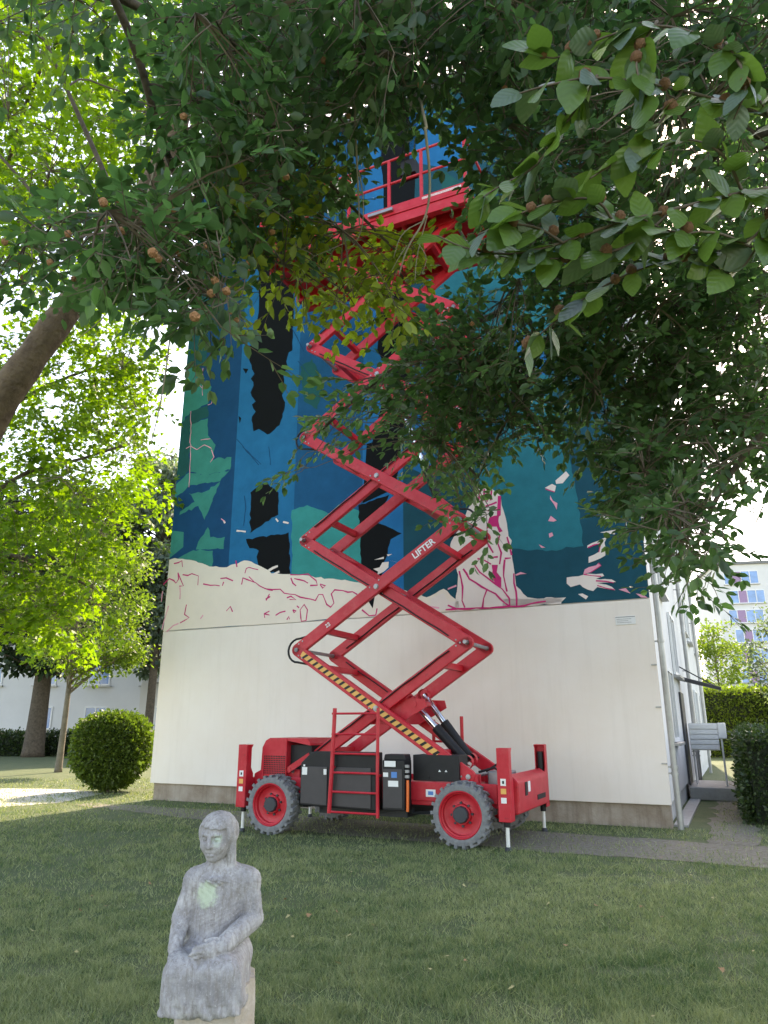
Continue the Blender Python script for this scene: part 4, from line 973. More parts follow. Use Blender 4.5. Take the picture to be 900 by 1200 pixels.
DK = dict(mat=M_beech, tmpl=LEAF6, side=2, droop=.07)
regs = [dict(poly=[(640,300),(720,250),(920,230),(930,520),(850,530),(800,560),(785,610),(768,635),(745,600),(725,560),(715,520),(660,515),(640,480),(625,420)], d0=6.0, d1=7.4, n=640, size=.094, L=.42, v=.5, clump=3, **DK),
        dict(poly=[(720,480),(920,450),(920,540),(815,575),(800,650),(780,655),(755,610),(735,570)], d0=5.5, d1=7.5, n=230, size=.094, L=.40, v=.45, spread=26, **DK),
        dict(poly=[(760,590),(850,540),(900,515),(905,560),(855,595),(852,640),(838,690),(802,700),(785,675)], d0=4.6, d1=5.8, n=52, size=.094, L=.34, v=.4, spread=26, **DK),
        dict(poly=[(350,500),(410,440),(490,400),(570,340),(630,360),(640,500),(600,530),(575,560),(578,610),(555,615),(535,590),(510,565),(480,525),(410,535),(330,570),(310,555)], d0=5.6, d1=7.3, n=230, size=.094, L=.40, v=.45, nuts=.15, **DK),
        dict(poly=[(470,400),(620,320),(645,500),(575,540),(490,490)], d0=5.8, d1=7.3, n=110, size=.094, L=.38, v=.42, **DK),
        dict(poly=[(600,-30),(930,-30),(930,270),(700,290),(590,300),(560,250),(590,150)], d0=5.0, d1=8.0, n=560, size=.094, L=.45, v=.35, **DK),
        dict(poly=[(570,130),(640,120),(650,330),(600,345),(575,300)], d0=5.4, d1=7.0, n=70, size=.088, L=.36, v=.4, spread=24, **DK),
        dict(poly=[(940,-140),(1350,-140),(1400,540),(1100,600),(940,540)], d0=5.2, d1=8.5, n=420, size=.094, L=.45, v=.4, **DK), dict(poly=[(560,-160),(960,-160),(960,-40),(560,-40)], d0=5.5, d1=8, n=110, size=.094, L=.45, v=.4, **DK),
        dict(poly=[(640,-30),(960,-30),(960,480),(760,480),(700,300)], d0=8.0, d1=10.5, n=320, size=.11, L=.55, v=.35, **DK),
        dict(poly=[(440,-40),(660,-40),(650,90),(610,150),(560,110),(450,95)], d0=5.0, d1=7.6, n=250, size=.094, L=.45, v=.42, nuts=.06, **DK)]
grow(beech, 'beech', limbs1, regs, 5)
rel(beech, None)

# near branch: every leaf its own part
def near_leaf_mesh(nm, bend, wid, mat):
    n = 7; vs = []; fs = []
    for i in range(n + 1):
        t = i / n; w = wid * math.sin(math.pi * min(1, t * .93 + .05)) ** .8 * (1 - .25 * t); zc = -bend * t * t
        e = .012 * (i % 2)
        vs += [(t, -w - e, zc + .10 * w + .012 * math.sin(9 * t)), (t, 0, zc), (t, w + e, zc + .10 * w - .012 * math.sin(8 * t + 1))]
    for i in range(n):
        for j in (0, 1): a = i * 3 + j; fs.append((a, a + 1, a + 4, a + 3))
    me = bpy.data.meshes.new(nm); me.from_pydata(vs, [], fs); me.materials.append(mat); me.polygons.foreach_set('use_smooth', [True] * len(fs)); return me
def near_mat(nm, c1, c2, tr_, rough, tc_):
    m_ = bpy.data.materials.new(nm); m_.use_nodes = True; N, L = nt(m_); b = N['Principled BSDF']; out = N['Material Output']; tcn = N.new('ShaderNodeTexCoord')
    oi = N.new('ShaderNodeObjectInfo'); r = N.new('ShaderNodeValToRGB'); r.color_ramp.elements[0].color = c1 + (1,); r.color_ramp.elements[1].color = c2 + (1,); L.new(oi.outputs['Random'], r.inputs[0])
    wv = N.new('ShaderNodeTexWave'); wv.inputs['Scale'].default_value = 3.2; wv.inputs['Distortion'].default_value = .6; wv.bands_direction = 'DIAGONAL'
    sp = N.new('ShaderNodeSeparateXYZ'); L.new(tcn.outputs['Object'], sp.inputs[0]); ab = N.new('ShaderNodeMath'); ab.operation = 'ABSOLUTE'; L.new(sp.outputs['Y'], ab.inputs[0])
    cb_ = N.new('ShaderNodeCombineXYZ'); L.new(sp.outputs['X'], cb_.inputs[0]); ng = N.new('ShaderNodeMath'); ng.operation = 'MULTIPLY'; ng.inputs[1].default_value = -1; L.new(ab.outputs[0], ng.inputs[0]); L.new(ng.outputs[0], cb_.inputs[1]); L.new(cb_.outputs[0], wv.inputs['Vector'])
    mx_ = N.new('ShaderNodeMix'); mx_.data_type = 'RGBA'; mx_.blend_type = 'MULTIPLY'; mx_.inputs[0].default_value = .10; L.new(r.outputs[0], mx_.inputs[6]); L.new(wv.outputs['Color'], mx_.inputs[7])
    L.new(mx_.outputs[2], b.inputs['Base Color']); b.inputs['Roughness'].default_value = rough; b.inputs['Specular IOR Level'].default_value = .6
    bp_ = N.new('ShaderNodeBump'); bp_.inputs['Strength'].default_value = .14; bp_.inputs['Distance'].default_value = .004; L.new(wv.outputs['Fac'], bp_.inputs['Height']); L.new(bp_.outputs[0], b.inputs['Normal'])
    t_ = N.new('ShaderNodeBsdfTranslucent'); t_.inputs[0].default_value = tc_ + (1,); x_ = N.new('ShaderNodeMixShader'); x_.inputs[0].default_value = tr_
    L.new(b.outputs[0], x_.inputs[1]); L.new(t_.outputs[0], x_.inputs[2]); L.new(x_.outputs[0], out.inputs[0]); return m_
M_nl1 = near_mat('near_beech_leaf', (.062, .135, .032), (.135, .245, .048), .42, .34, (.14, .26, .03))
M_nl2 = near_mat('near_beech_leaf_dull', (.075, .13, .085), (.13, .19, .14), .25, .38, (.10, .18, .04))
NL = [near_leaf_mesh('leaf', bnd, w, mt) for bnd, w in ((.10, .36), (.25, .40), (-.05, .33)) for mt in (M_nl1, M_nl1, M_nl1, M_nl2)]
nm = MB(); nv = []; nf = []
for j, (zz, q) in enumerate(((-1.1, .3), (-.7, .85), (0, 1.05), (.6, .8), (1.05, .25))):
    for k in range(10): a = 2 * math.pi * k / 10; w = q * (1 + .16 * ((j + k) % 2)); nv.append((w * math.cos(a), w * math.sin(a), zz))
for j in range(4):
    for k in range(10): nf.append((j*10+k, j*10+(k+1)%10, (j+1)*10+(k+1)%10, (j+1)*10+k))
nf += [tuple(range(9, -1, -1)), tuple(range(40, 50))]; nm.add(nv, nf); NUT = nm.mesh('beech_nut', M_nut)
rgn = np.random.default_rng(21)
paths = [[(1010,240,2.25),(930,216,2.1),(870,225,2.0),(790,245,1.9),(720,262,1.85),(660,285,1.8),(600,300,1.78),(545,292,1.75),(512,276,1.72)],
         [(790,245,1.9),(740,290,1.85),(690,300,1.82),(630,305,1.8),(585,300,1.8)],
         [(990,170,2.2),(900,135,2.1),(800,105,2.05),(700,88,2.0),(640,100,1.95),(600,112,1.95)],
         [(900,135,2.1),(850,50,2.1),(770,25,2.1),(700,45,2.05),(650,72,2.0),(628,60,2.0)],
         [(930,216,2.1),(880,290,2.0),(800,300,1.95),(740,318,1.9),(690,345,1.9),(640,385,1.9),(612,412,1.9)],
         [(700,88,2.0),(660,150,1.95),(625,200,1.9),(590,215,1.88),(560,235,1.85)],
         [(800,105,2.05),(770,150,1.95),(730,185,1.9),(690,210,1.88)],
         [(870,225,2.0),(850,180,1.95),(810,160,1.92),(770,175,1.9)],
         [(720,262,1.85),(700,230,1.8),(650,235,1.78),(610,250,1.76)],
         [(930,216,2.1),(900,270,2.0),(860,330,1.98),(820,300,1.95)],
         [(770,25,2.1),(740,70,2.0),(760,120,1.95)], [(660,285,1.8),(630,265,1.78),(590,262,1.76),(560,275,1.75)], [(850,50,2.1),(880,95,2.0),(860,140,1.98)], [(880,290,2.0),(840,270,1.9),(790,275,1.88),(750,255,1.86)]]
nb = MB()
stem = [l4[0], at(1120, 200, 3.6), at(1010, 240, 2.25)]
nb.tube(smooth_pts([p - B1 for p in stem], 2), np.linspace(.03, .008, len(smooth_pts(stem, 2))), 7)
nb.tube(smooth_pts([at(*p) - B1 for p in [(1120,200,3.6),(1060,180,2.6),(990,170,2.2)]], 2), np.linspace(.014, .006, len(smooth_pts([0,1,2], 2))), 6)
leafs = []; nutp = []
for pi_, pt in enumerate(paths):
    pp = smooth_pts([at(*p) for p in pt], 2); nb.tube([p - B1 for p in pp], np.linspace(.0055 if pi_ in (0, 2) else .004, .0016, len(pp)), 6)
    dp = dense(pp, .004); acc = 0; s_ = 1; last = dp[0]
    for i in range(1, len(dp)):
        acc += np.linalg.norm(dp[i] - last); last = dp[i]
        if acc > .026:
            acc = rgn.uniform(-.012, .004); s_ = -s_; d = unit(dp[min(i + 5, len(dp) - 1)] - dp[max(i - 5, 0)] + 1e-6)
            up = unit(np.array([rgn.normal(0, .4), -.75 + rgn.normal(0, .45), .9])); side = np.cross(up, d)
            for rep in range(2 if rgn.random() < .35 else 1):
                ld = unit(d * rgn.uniform(.2, .9) + side * s_ * rgn.uniform(.4, .9) + np.array([0, 0, rgn.normal(-.25, .25)]) + rgn.normal(0, .2, 3))
                leafs.append((dp[i], ld, up + rgn.normal(0, .35, 3), rgn.uniform(.064, .102)))
            if rgn.random() < .16: nutp.append((dp[i] + np.array([0, 0, rgn.uniform(.002, .02)]), rgn.uniform(.0095, .0145)))
near = nb.build('branch', M_twig, beech, smooth='full', fixn=False)
def in_view(p):
    q = np.asarray(p) - CAM; zc = q[1] * math.cos(PITCH) + q[2] * math.sin(PITCH); yc = -q[1] * math.sin(PITCH) + q[2] * math.cos(PITCH)
    return 450 + F_PX * q[0] / zc < 960 and 600 - F_PX * yc / zc > -60
leafs = [l for l in leafs if in_view(l[0])]; rgn.shuffle(leafs); leafs = leafs[:298]
for (p, d, n_, sz) in leafs:
    o = link('leaf', NL[rgn.integers(len(NL))], near); d = unit(d); sd = unit(np.cross(n_, d)); w = np.cross(d, sd)
    o.matrix_local = Matrix(((d[0]*sz, sd[0]*sz, w[0]*sz, p[0]-B1[0]), (d[1]*sz, sd[1]*sz, w[1]*sz, p[1]-B1[1]), (d[2]*sz, sd[2]*sz, w[2]*sz, p[2]-B1[2]), (0, 0, 0, 1)))
for p, r_ in nutp:
    o = link('beech_nut', NUT, near); o.location = p - B1; o.scale = (r_, r_, r_ * 1.1); o.rotation_euler = tuple(rgn.uniform(-.6, .6, 3))
finish(beech)

# second beech, boughs hanging in from the other side
B2 = np.array([-4.6, 1.2, 0]); beech2 = world_root('beech_tree', B2[0], B2[1], 'beech whose nut-laden boughs hang over the upper edge of the mural')
tr2 = [B2, B2 + (.05, 0, 2), B2 + (.1, .1, 4.4), B2 + (.0, .2, 9)]
limb_obj(beech2, tr2, .36, .14, M_bark, 'trunk', 14)
k1 = [tr2[2], at(60, -120, 4.8), at(150, 20, 4.8), at(190, 170, 4.8), at(240, 290, 5.0), at(330, 300, 5.2), at(400, 310, 5.4)]
k2 = [tr2[2] + (0, 0, .6), at(40, -60, 5.2), at(180, 20, 5.6), at(300, 60, 5.8), at(400, 100, 5.9), at(480, 130, 6.0)]
k3 = [k2[3], at(330, 140, 5.6), at(380, 210, 5.5), at(440, 270, 5.4), at(470, 300, 5.4)]
for l, a_, b_ in ((k1, .032, .010), (k2, .04, .012), (k3, .02, .007)): limb_obj(beech2, l, a_, b_, M_bark2)
regs = [dict(poly=[(-30,255),(60,240),(150,235),(230,200),(330,170),(330,280),(310,335),(280,385),(225,385),(200,355),(120,335),(60,325),(-30,360)], d0=3.6, d1=5.2, n=165, size=.094, L=.36, v=.5, nuts=.30, **DK),
        dict(poly=[(205,-30),(480,-30),(500,100),(420,120),(380,190),(300,210),(230,200),(205,120)], d0=4.2, d1=7.0, n=400, size=.094, L=.42, v=.45, nuts=.12, **DK),
        dict(poly=[(300,255),(380,245),(440,262),(520,285),(500,320),(450,375),(400,360),(340,350),(305,320)], d0=4.8, d1=5.8, n=84, size=.090, L=.34, v=.5, side=2, droop=.05, mat=M_beech_y, tmpl=LEAF6, spread=30),
        dict(poly=[(260,120),(380,100),(410,170),(400,240),(330,290),(270,260)], d0=4.6, d1=6.0, n=95, size=.088, L=.34, v=.5, nuts=.1, spread=26, **DK),
        dict(poly=[(-320,-140),(150,-160),(560,-160),(560,-40),(-40,-40),(-40,300),(-320,330)], d0=4.4, d1=6.6, n=200, size=.09, L=.42, v=.5, **DK),
        dict(poly=[(-30,-30),(180,-30),(150,120),(60,180),(-30,180)], d0=4.4, d1=6.5, n=14, size=.094, L=.40, v=.55, **DK)]
grow(beech2, 'beech2', [k1, k2, k3], regs, 9)
bare = MB()
for pts, r_ in (([(418,60,5.0),(415,130,5.0),(420,190,5.0),(418,262,5.0)], .010), ([(418,130,5.0),(380,118,5.0),(335,125,5.0)], .006), ([(420,200,5.0),(428,235,5.0),(424,275,5.0),(405,300,5.0)], .005),
                ([(500,150,4.6),(506,215,4.6),(500,255,4.6),(478,290,4.6),(466,325,4.6)], .009), ([(500,255,4.6),(488,300,4.6),(487,330,4.6)], .004), ([(498,258,4.6),(470,275,4.6),(460,300,4.6)], .004),
                ([(486,285,4.6),(500,300,4.6),(497,322,4.6)], .003), ([(478,290,4.6),(468,300,4.6),(462,318,4.6)], .003), ([(205,330,4.2),(196,400,4.2),(193,470,4.2),(175,520,4.2)], .006), ([(150,330,4.2),(130,370,4.2),(80,400,4.2)], .005), ([(196,420,4.2),(210,410,4.2)], .003)):
    pp = smooth_pts([at(*p) + rgn.normal(0, .008, 3) for p in pts], 2); bare.tube(pp, np.linspace(r_, r_ * .45, len(pp)), 6)
hang = sag(k2[4], at(418, 60, 5.0), .2, 5); bare.tube(hang, .010, 6); bare.tube(sag(k2[5], at(500, 150, 4.6), .2, 5), .009, 6); bare.tube(sag(k1[4], at(205, 330, 4.2), .1, 4), .007, 6); bare.tube(sag(k1[3], at(150, 330, 4.2), .1, 4), .007, 6)
bare.build('bare_twigs', M_twig2, beech2, smooth='full', fixn=False)['kind'] = 'stuff'
rel(beech2, None); finish(beech2)

# leaning maple: trunk crosses the frame edge
lt = [at(-190, 930, 7.6), at(-60, 590, 7.4), at(0, 470, 7.3), at(45, 408, 7.3), at(95, 340, 7.4), at(150, 265, 7.6), at(205, 170, 7.9), at(222, 60, 8.2), at(232, -80, 8.6)]
lt[0][2] = -.05
maple = world_root('leaning_tree', lt[0][0], lt[0][1], 'tree with a thick leaning brown trunk bending over the lawn')
limb_obj(maple, lt, .17, .085, material('leaning_bark', (.095, .062, .038), .9, scale=8, color2=(.20, .14, .085), bump=1.0, bscale=22), 'trunk', 16)
la = [lt[5], at(90, 130, 8.6), at(40, 20, 9.2)]; lb_ = [lt[4], at(60, 250, 9.0), at(-20, 160, 10)]; lc_ = [lt[6], at(320, 60, 8.6), at(420, -20, 9)]
for l in (la, lb_, lc_): limb_obj(maple, l, .035, .012, M_bark2)
MP = dict(mat=M_maple, tmpl=MAPLE, side=2, droop=.05)
grow(maple, 'maple', [la, lb_, lc_], [dict(poly=[(-30,-30),(260,-30),(240,160),(160,200),(60,330),(-30,360)], d0=8.2, d1=10.5, n=110, size=.13, L=.6, v=.35, clump=9, **MP),
     dict(poly=[(240,-30),(480,-30),(430,60),(300,130)], d0=8.2, d1=9.5, n=35, size=.12, L=.5, v=.3, **MP)], 14)
rel(maple, None); finish(maple)

# sunlit maple behind it
mb_ = at(-150, 860, 20); mroot = world_root('maple_tree', mb_[0], mb_[1], 'sunlit yellow-green maple with hanging leaves beside the mural wall')
mb_[2] = 0
mt_ = [mb_, mb_ + (.1, .1, 3), mb_ + (.2, .1, 7), mb_ + (.3, .3, 12)]
limb_obj(mroot, mt_, .32, .12, M_bark2, 'trunk', 14)
ml = [[mt_[1], at(-30, 640, 18), at(50, 660, 17.5), at(110, 690, 17.2)], [mt_[2], at(0, 480, 19.5), at(80, 440, 20), at(150, 420, 20.5)], [mt_[2], at(10, 250, 20.5), at(90, 200, 21), at(160, 180, 21)], [mt_[1] + (0, 0, 1.5), at(0, 560, 18.5), at(90, 540, 18.5), at(150, 520, 19)], [mt_[3], at(40, 60, 20), at(120, 20, 20.5)]]
for l in ml: limb_obj(mroot, l, .08, .02, M_bark2)
grow(mroot, 'lit maple', ml, [dict(poly=[(-40,380),(60,370),(130,350),(180,370),(190,420),(185,470),(165,500),(195,560),(185,610),(140,640),(-40,640)], d0=17.5, d1=21.5, n=640, size=.20, L=.7, v=.6, clump=9, spread=34, **MP),
     dict(poly=[(-40,560),(110,560),(140,600),(135,650),(128,720),(118,762),(90,745),(40,760),(-40,740)], d0=16, d1=18.5, n=330, size=.20, L=.6, v=.7, spread=28, **MP),
     dict(poly=[(-40,-40),(200,-40),(200,120),(215,240),(200,340),(130,360),(60,370),(-40,380)], d0=18, d1=22.5, n=700, size=.21, L=.8, v=.55, clump=9, spread=36, **MP),
     dict(poly=[(120,340),(200,345),(196,420),(190,500),(175,600),(150,620),(120,500)], d0=18.5, d1=22, n=130, size=.18, L=.6, v=.6, spread=24, **MP),
     dict(poly=[(-360,-60),(-40,-60),(-40,700),(-200,720),(-360,600)], d0=17, d1=22, n=420, size=.22, L=.8, v=.55, **MP),
     dict(poly=[(200,-40),(330,-40),(280,100),(215,240)], d0=19, d1=22.5, n=70, size=.20, L=.8, v=.5, **MP)], 15)
rel(mroot, None); finish(mroot)

# ------------------------------------------------------------------ free-standing trees built from clumps
def crown_tree(name, base, h, r_tr, cc, cr, nclump, nleaf, size, mat, label, bark=M_bark2, tmpl=LEAF4, clump_r=.8, seed=1, cat='tree', group=None, lean=(0, 0), flat=.8, droop=0.0, hollow=.45):
    rg = np.random.default_rng(seed); root = empty(name, (base[0], base[1], 0), rg.uniform(-.2, .2), label, cat, group)
    top = np.array([lean[0], lean[1], h]); limb_obj(root, [np.zeros(3), np.array([lean[0] * .2 + .02, lean[1] * .2, h * .3]), np.array([lean[0] * .6, lean[1] * .6, h * .65]), top], r_tr, r_tr * .25, bark, 'trunk', 12)
    tw = MB(); P = []; D = []; Nn = []; S = []; V = []
    for i in range(nclump):
        v = unit(rg.normal(0, 1, 3)); rad = rg.uniform(hollow, 1) ** .6; c = np.array(cc) + v * rad * np.array(cr)
        zt = min(max(c[2] - rg.uniform(.4, 1.6), h * .25), h * .95); q = top * (zt / h)
        tw.tube(smooth_pts(sag(q, c, .15, 4), 1), np.linspace(r_tr * .22, .012, len(smooth_pts([0, 1, 2, 3], 1))), 4, caps=False)
        rr_ = clump_r * rg.uniform(.6, 1.3); n = int(nleaf * rg.uniform(.6, 1.3)); o = unit(rg.normal(0, 1, (n, 3))) * (rg.random((n, 1)) ** .45) * rr_ * np.array([1, 1, flat])
        P.append(c + o); D.append(unit(o + rg.normal(0, .5, (n, 3)) + np.array([0, 0, -droop])) ); Nn.append(unit(o * .5 + rg.normal(0, .6, (n, 3)) + np.array([0, 0, .6]))); S.append(size * rg.uniform(.6, 1.25, n)); V.append(np.clip(rg.normal(.5, .13) + rg.normal(0, .18, n), 0, 1))
    tag(tw.build('branches', bark, root, fixn=False), kind='stuff')
    o = link('crown', leaf_mesh('crown', np.concatenate(P), np.concatenate(D), np.concatenate(Nn), np.concatenate(S), mat, tmpl, np.concatenate(V)), root); tag(o, kind='stuff'); return root
g1 = ground(68, 905); crown_tree('young_tree', g1, 7.6, .14, (.9, -.3, 5.6), (2.3, 2.2, 2.6), 70, 130, .15, M_lime, 'young slender tree with light green crown behind the round shrub', M_bark, clump_r=.7, seed=3, tmpl=LEAF6)
g2 = ground(38, 887); crown_tree('big_tree', g2, 15, .62, (0, 0, 9.5), (6.5, 5, 5.8), 110, 150, .34, M_ever, 'tall dark tree with a very thick trunk near the white house', M_bark2, clump_r=1.3, seed=4, droop=.5)
g3 = at(172, 870, 42); crown_tree('blue_conifer', g3, 17, .30, (0, 0, 11), (3.0, 2.6, 7), 130, 160, .30, M_spruce, 'blue-grey conifer showing between the maple and the mural wall', M_bark2, clump_r=.9, seed=5, droop=.9, flat=.5)
for i, (px, d_, h_, mt, lab) in enumerate(((-60, 60, 17, M_lime, 'tall light green tree far behind the white house'), (60, 66, 19, M_lime, 'rounded broadleaf tree rising over the roof of the white house'), (140, 72, 16, M_ever, 'dark green tree far behind the blue-grey conifer'))):
    gg = at(px, 860, d_); crown_tree('broadleaf_tree', gg, h_, .4, (0, 0, h_ * .62), (6.5, 5, h_ * .38), 80, 110, .42, mt, lab, clump_r=1.7, seed=20 + i)
gg = at(842, 800, 55); crown_tree('small_tree', gg, 7.5, .12, (0, 0, 5.8), (2.0, 2.0, 2.6), 40, 110, .22, M_hlit, 'small sunlit yellow-green tree in front of the apartment block', clump_r=.8, seed=31)
gg = at(938, 860, 19.5); crown_tree('grey_green_bush', gg, 3.9, .06, (0, 0, 3.0), (.95, .95, 1.35), 46, 120, .085, M_spruce, 'grey-green loose bush rising above the dark hedge', M_twig, clump_r=.42, seed=32, tmpl=LEAF6)
gg = BL(6.5, 24); crown_tree('broadleaf_tree', gg, 6, .14, (0, 0, 4.4), (1.8, 1.8, 1.8), 40, 120, .17, M_hlit, 'light green tree beyond the letterbox unit and hedge', clump_r=.7, seed=33)

# ------------------------------------------------------------------ clipped shrub and hedges
def blob_leaves(pts_n, nrm, size, mat, root, seed, jitter=.03):
    rg = np.random.default_rng(seed); n = len(pts_n); P = pts_n + rg.normal(0, jitter, (n, 3)); D = unit(nrm + rg.normal(0, .7, (n, 3)))
    o = link('foliage', leaf_mesh('foliage', P, D, unit(rg.normal(0, 1, (n, 3))), size * rg.uniform(.6, 1.3, n), mat, LEAF4, np.clip(rg.normal(.45, .25, n), 0, 1)), root); tag(o, kind='stuff')
gs = ground(124, 930); gs = gs + np.array([-.10, .42, 0])
shrub = empty('round_shrub', (gs[0], gs[1], 0), 0, 'round clipped box shrub standing on the sunlit lawn', 'shrub')
rg = np.random.default_rng(77); v = unit(rg.normal(0, 1, (30000, 3))); RX, RZ, ZC = .94, .92, 1.0
q = np.abs(v[:, 0:1])**3 + np.abs(v[:, 1:2])**3 + np.abs(v[:, 2:3])**3; v2 = v / q ** (1 / 3) * .93
def shrub_pos(v2, k=1.0):
    z = ZC + v2[:, 2] * RZ * k; taper = np.clip(.62 + .38 * (z - .05) / .75, .5, 1); lump = 1 + .03 * np.sin(17 * v2[:, 0] + 9 * v2[:, 2] + 2) * np.sin(15 * v2[:, 1] + 8 * v2[:, 2]) + .045 * np.sin(7 * v2[:, 0] + 3 * v2[:, 2]) * np.sin(6 * v2[:, 1] + 2)
    return np.stack([v2[:, 0] * RX * k * taper * lump, v2[:, 1] * RX * k * taper * lump, np.maximum(z, .06)], 1)
blob_leaves(shrub_pos(v2, .97) * 1, v, .07, M_box, shrub, 5, .045)
vs_ = v2[:900]; blob_leaves(shrub_pos(vs_, 1.03), v[:900], .11, M_box, shrub, 6, .05)
cm = MB(); vv = []; NU, NV_ = 20, 12
for i in range(NV_ + 1):
    ph = math.pi * i / NV_
    for j in range(NU): th_ = 2 * math.pi * j / NU; vv.append((math.sin(ph) * math.cos(th_), math.sin(ph) * math.sin(th_), math.cos(ph)))
vv = np.array(vv); qq = (np.abs(vv)**3).sum(1, keepdims=True); cm.add(shrub_pos(vv / qq ** (1/3) * .93, .88), [(i*NU+j, i*NU+(j+1)%NU, (i+1)*NU+(j+1)%NU, (i+1)*NU+j) for i in range(NV_) for j in range(NU)]); cm.build('light_blocking_core', M_core, shrub)  # solid dark core added just inside the leaf shell to block light
m = MB(); m.tube([(0, 0, 0), (.03, 0, .4)], .06, 8); m.build('stem', M_bark, shrub)
def hedge(name, x, y, rz, w, d, h, mat, label, dens, size, seed):
    o = empty(name, (x, y, 0), rz, label, 'hedge'); rg = np.random.default_rng(seed); pts = []; nr = []
    for (n_, f) in ((int(dens * w * h), 'f'), (int(dens * w * h * .4), 'b'), (int(dens * d * h), 'l'), (int(dens * d * h), 'r'), (int(dens * w * d), 't')):
        a = rg.random((n_, 2))
        if f == 'f': p = np.stack([a[:, 0] * w, np.zeros(n_), a[:, 1] * h], 1); nn = (0, -1, 0)
        if f == 'b': p = np.stack([a[:, 0] * w, np.full(n_, d), a[:, 1] * h], 1); nn = (0, 1, 0)
        if f == 'l': p = np.stack([np.zeros(n_), a[:, 0] * d, a[:, 1] * h], 1); nn = (-1, 0, 0)
        if f == 'r': p = np.stack([np.full(n_, w), a[:, 0] * d, a[:, 1] * h], 1); nn = (1, 0, 0)
        if f == 't': p = np.stack([a[:, 0] * w, a[:, 1] * d, np.full(n_, h)], 1); nn = (0, 0, 1)
        pts.append(p + np.array(nn) * (.08 * np.sin(2.3 * p[:, 0:1] + p[:, 2:3] * 3) * np.sin(2.9 * p[:, 1:2] + 1.7 * p[:, 2:3]))); nr.append(np.tile(nn, (n_, 1)).astype(float))
    blob_leaves(np.concatenate(pts), np.concatenate(nr), size, mat, o, seed + 1, size * .7)
    m = MB(); m.box((.08, .08, .01), (w - .08, d - .08, h - .08)); m.build('light_blocking_core', M_core, o); return o  # plain dark box added as a core behind the leaf faces
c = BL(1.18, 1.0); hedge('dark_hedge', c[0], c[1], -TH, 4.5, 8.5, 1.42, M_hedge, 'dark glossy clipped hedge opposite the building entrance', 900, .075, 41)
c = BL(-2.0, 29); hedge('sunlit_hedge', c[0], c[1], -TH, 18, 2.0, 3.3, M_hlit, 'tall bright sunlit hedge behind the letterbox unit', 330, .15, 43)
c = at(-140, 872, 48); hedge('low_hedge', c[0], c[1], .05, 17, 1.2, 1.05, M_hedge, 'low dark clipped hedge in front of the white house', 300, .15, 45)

# ------------------------------------------------------------------ grass blades and fallen leaves
M_grass = leaf_material('grass_blade', (0.052, 0.115, 0.042), (0.35, 0.37, 0.20), 0.25, 0.6, 0.3, (1.6, 1.7, .8))
def vnoise(x, y, s, seed):
    t = np.random.default_rng(seed).random((257, 257)); u, v = x / s + 4000.3, y / s + 4000.7; i, j = np.floor(u).astype(int), np.floor(v).astype(int); fu, fv = u - i, v - j
    fu = fu * fu * (3 - 2 * fu); fv = fv * fv * (3 - 2 * fv); i %= 256; j %= 256
    return (t[i, j] * (1 - fu) + t[i + 1, j] * fu) * (1 - fv) + (t[i, j + 1] * (1 - fu) + t[i + 1, j + 1] * fu) * fv
def in_path(x, y):
    dx, dy = x - RC[0], y - RC[1]; lx = dx * UX[0] + dy * UX[1]; ly = dx * UY[0] + dy * UY[1]; return lx, ly
rg = np.random.default_rng(99); NB = 560000
dd = 1 / (1 / 3.6 - rg.random(NB) * (1 / 3.6 - 1 / 24)) ; ang = rg.uniform(-.66, .66, NB)      # about constant density on screen
gx = dd * np.tan(ang); gy = dd
lx, ly = in_path(gx, gy)
keep = ~((ly > 0.02) & (lx > -11.1) & (lx < 0.6)) 
onp = (ly > -3.05 + .09 * np.sin(lx * 3)) & (ly < -1.05) & (lx > -11); thin = onp & (rg.random(NB) > np.clip(.22 + (-lx - 4) * .06, .22, .6))
strip = (ly >= -1.05) & (ly <= 0) & (lx > -11) & (rg.random(NB) > .8)
sidep = (lx > .6) & (lx < 1.2) & (ly > -1.2) & (rg.random(NB) > .55)
patch = ((vnoise(gx, gy, .9, 5) * .6 + vnoise(gx, gy, .25, 6) * .4) > .60) & (rg.random(NB) > .30)
lpx = (gy > 15.9) & (gx < -5.9) & (gy < 20.2) & (gx + .45 * gy < 1.6) & (rg.random(NB) > .06) & False
keep &= ~(thin | strip | sidep | patch | lpx); gx, gy, dd = gx[keep], gy[keep], dd[keep]; n = len(gx)
hh = rg.uniform(.018, .050, n) * (.6 + .8 * vnoise(gx, gy, .16, 4)) * (1 + .25 * (dd > 9)) * (1 + .4 * (rg.random(n) > .97)); w = np.maximum(.0022, .00042 * dd) * rg.uniform(.7, 1.3, n)
straw = rg.random(n) > .965; w = np.where(straw, w * 1.5, w); a = rg.uniform(0, 2 * math.pi, n); la_ = rg.normal(0, .55, (n, 2)) * hh[:, None]; la_ = np.where(straw[:, None], la_ * 2.6, la_)
B = np.stack([gx, gy, np.zeros(n)], 1); sx = np.stack([np.cos(a) * w, np.sin(a) * w, np.zeros(n)], 1); tip = B + np.stack([la_[:, 0], la_[:, 1], hh], 1)
V = np.stack([B - sx, B + sx, tip], 1).reshape(-1, 3)
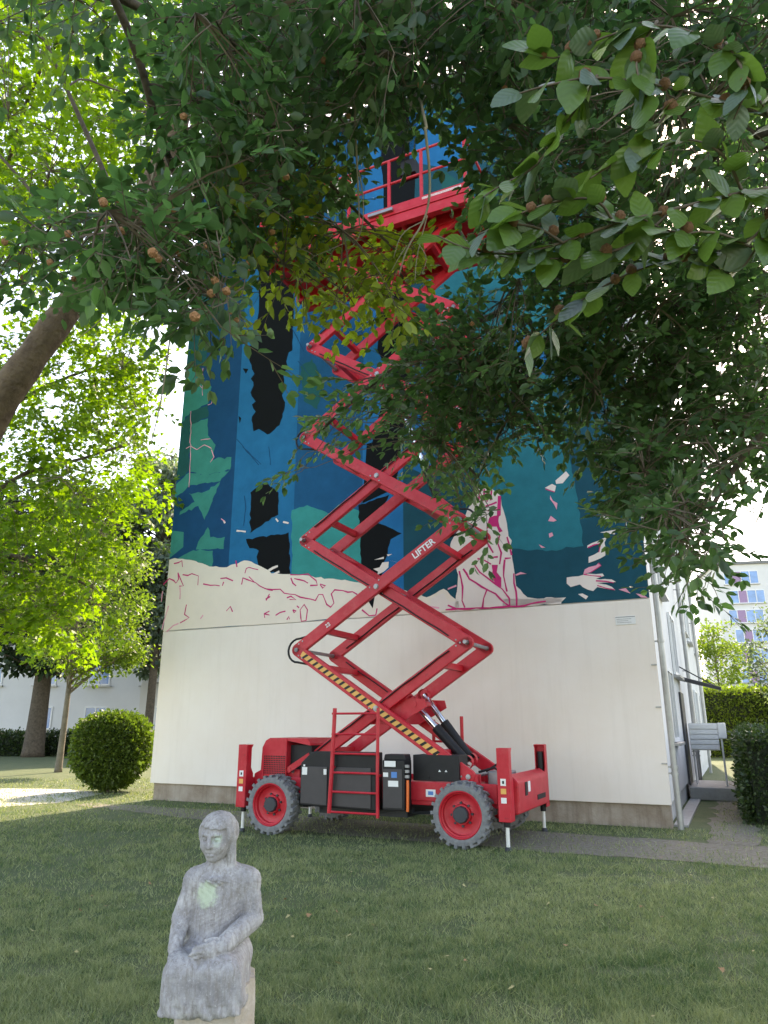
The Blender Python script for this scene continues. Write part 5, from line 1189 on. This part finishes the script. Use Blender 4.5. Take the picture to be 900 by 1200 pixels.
me = bpy.data.meshes.new('grass'); me.vertices.add(len(V)); me.vertices.foreach_set('co', V.astype(np.float32).ravel()); me.loops.add(3 * n); me.loops.foreach_set('vertex_index', np.arange(3 * n, dtype=np.int32)); me.polygons.add(n); me.polygons.foreach_set('loop_start', (np.arange(n) * 3).astype(np.int32))
at_ = me.attributes.new('var', 'FLOAT', 'FACE'); pv = .10 + .38 * vnoise(gx, gy, 1.3, 1) + .30 * vnoise(gx, gy, .33, 2) + .34 * vnoise(gx, gy, .11, 3) - .1 + rg.normal(0, .22, n) + .75 * straw; at_.data.foreach_set('value', np.clip(pv, 0, 1).astype(np.float32))
me.materials.append(M_grass); me.update(calc_edges=True); tag(link('grass', me), 'short mown lawn grass around the statue and machine', 'grass', kind='stuff')
M_fall = material('fallen_leaf', (.42, .36, .17), .8, var=.3, scale=30); M_fall2 = material('brown_fallen_leaf', (.36, .20, .10), .8, var=.3, scale=30)
fm = []
for mt in (M_fall, M_fall, M_fall2):
    me = bpy.data.meshes.new('fallen_leaf'); vs = [(x, y, .12 * abs(y) + .1 * x * x) for x, y, _ in MAPLE[0]]; me.from_pydata(vs, [], MAPLE[1]); me.materials.append(mt); fm.append(me)
rgf = np.random.default_rng(8)
spots = [(110, 1048), (220, 985), (437, 1085), (752, 1060), (838, 1052), (330, 1012), (700, 1062), (598, 1160), (762, 1192), (60, 1020), (400, 1130), (520, 1120), (660, 1108), (880, 1115), (40, 1090), (345, 1178)]
for i in range(34): spots.append((rgf.uniform(10, 890), rgf.uniform(995, 1195)))
for i, (px, py) in enumerate(spots):
    p = ground(px, py, .03); o = link('fallen_leaf', fm[rgf.integers(3) if i else 2]); s_ = rgf.uniform(.035, .075); o.location = p; o.scale = (s_, s_, s_); o.rotation_euler = (rgf.normal(0, .3), rgf.normal(0, .3), rgf.uniform(0, 6.28))
    brown = o.data is fm[2]; tag(o, 'curled reddish-brown leaf fallen on the lawn' if brown else 'pale yellowish leaf fallen on the lawn', 'fallen leaf', 'brown leaves fallen on the lawn' if brown else 'yellowish leaves fallen on the lawn')
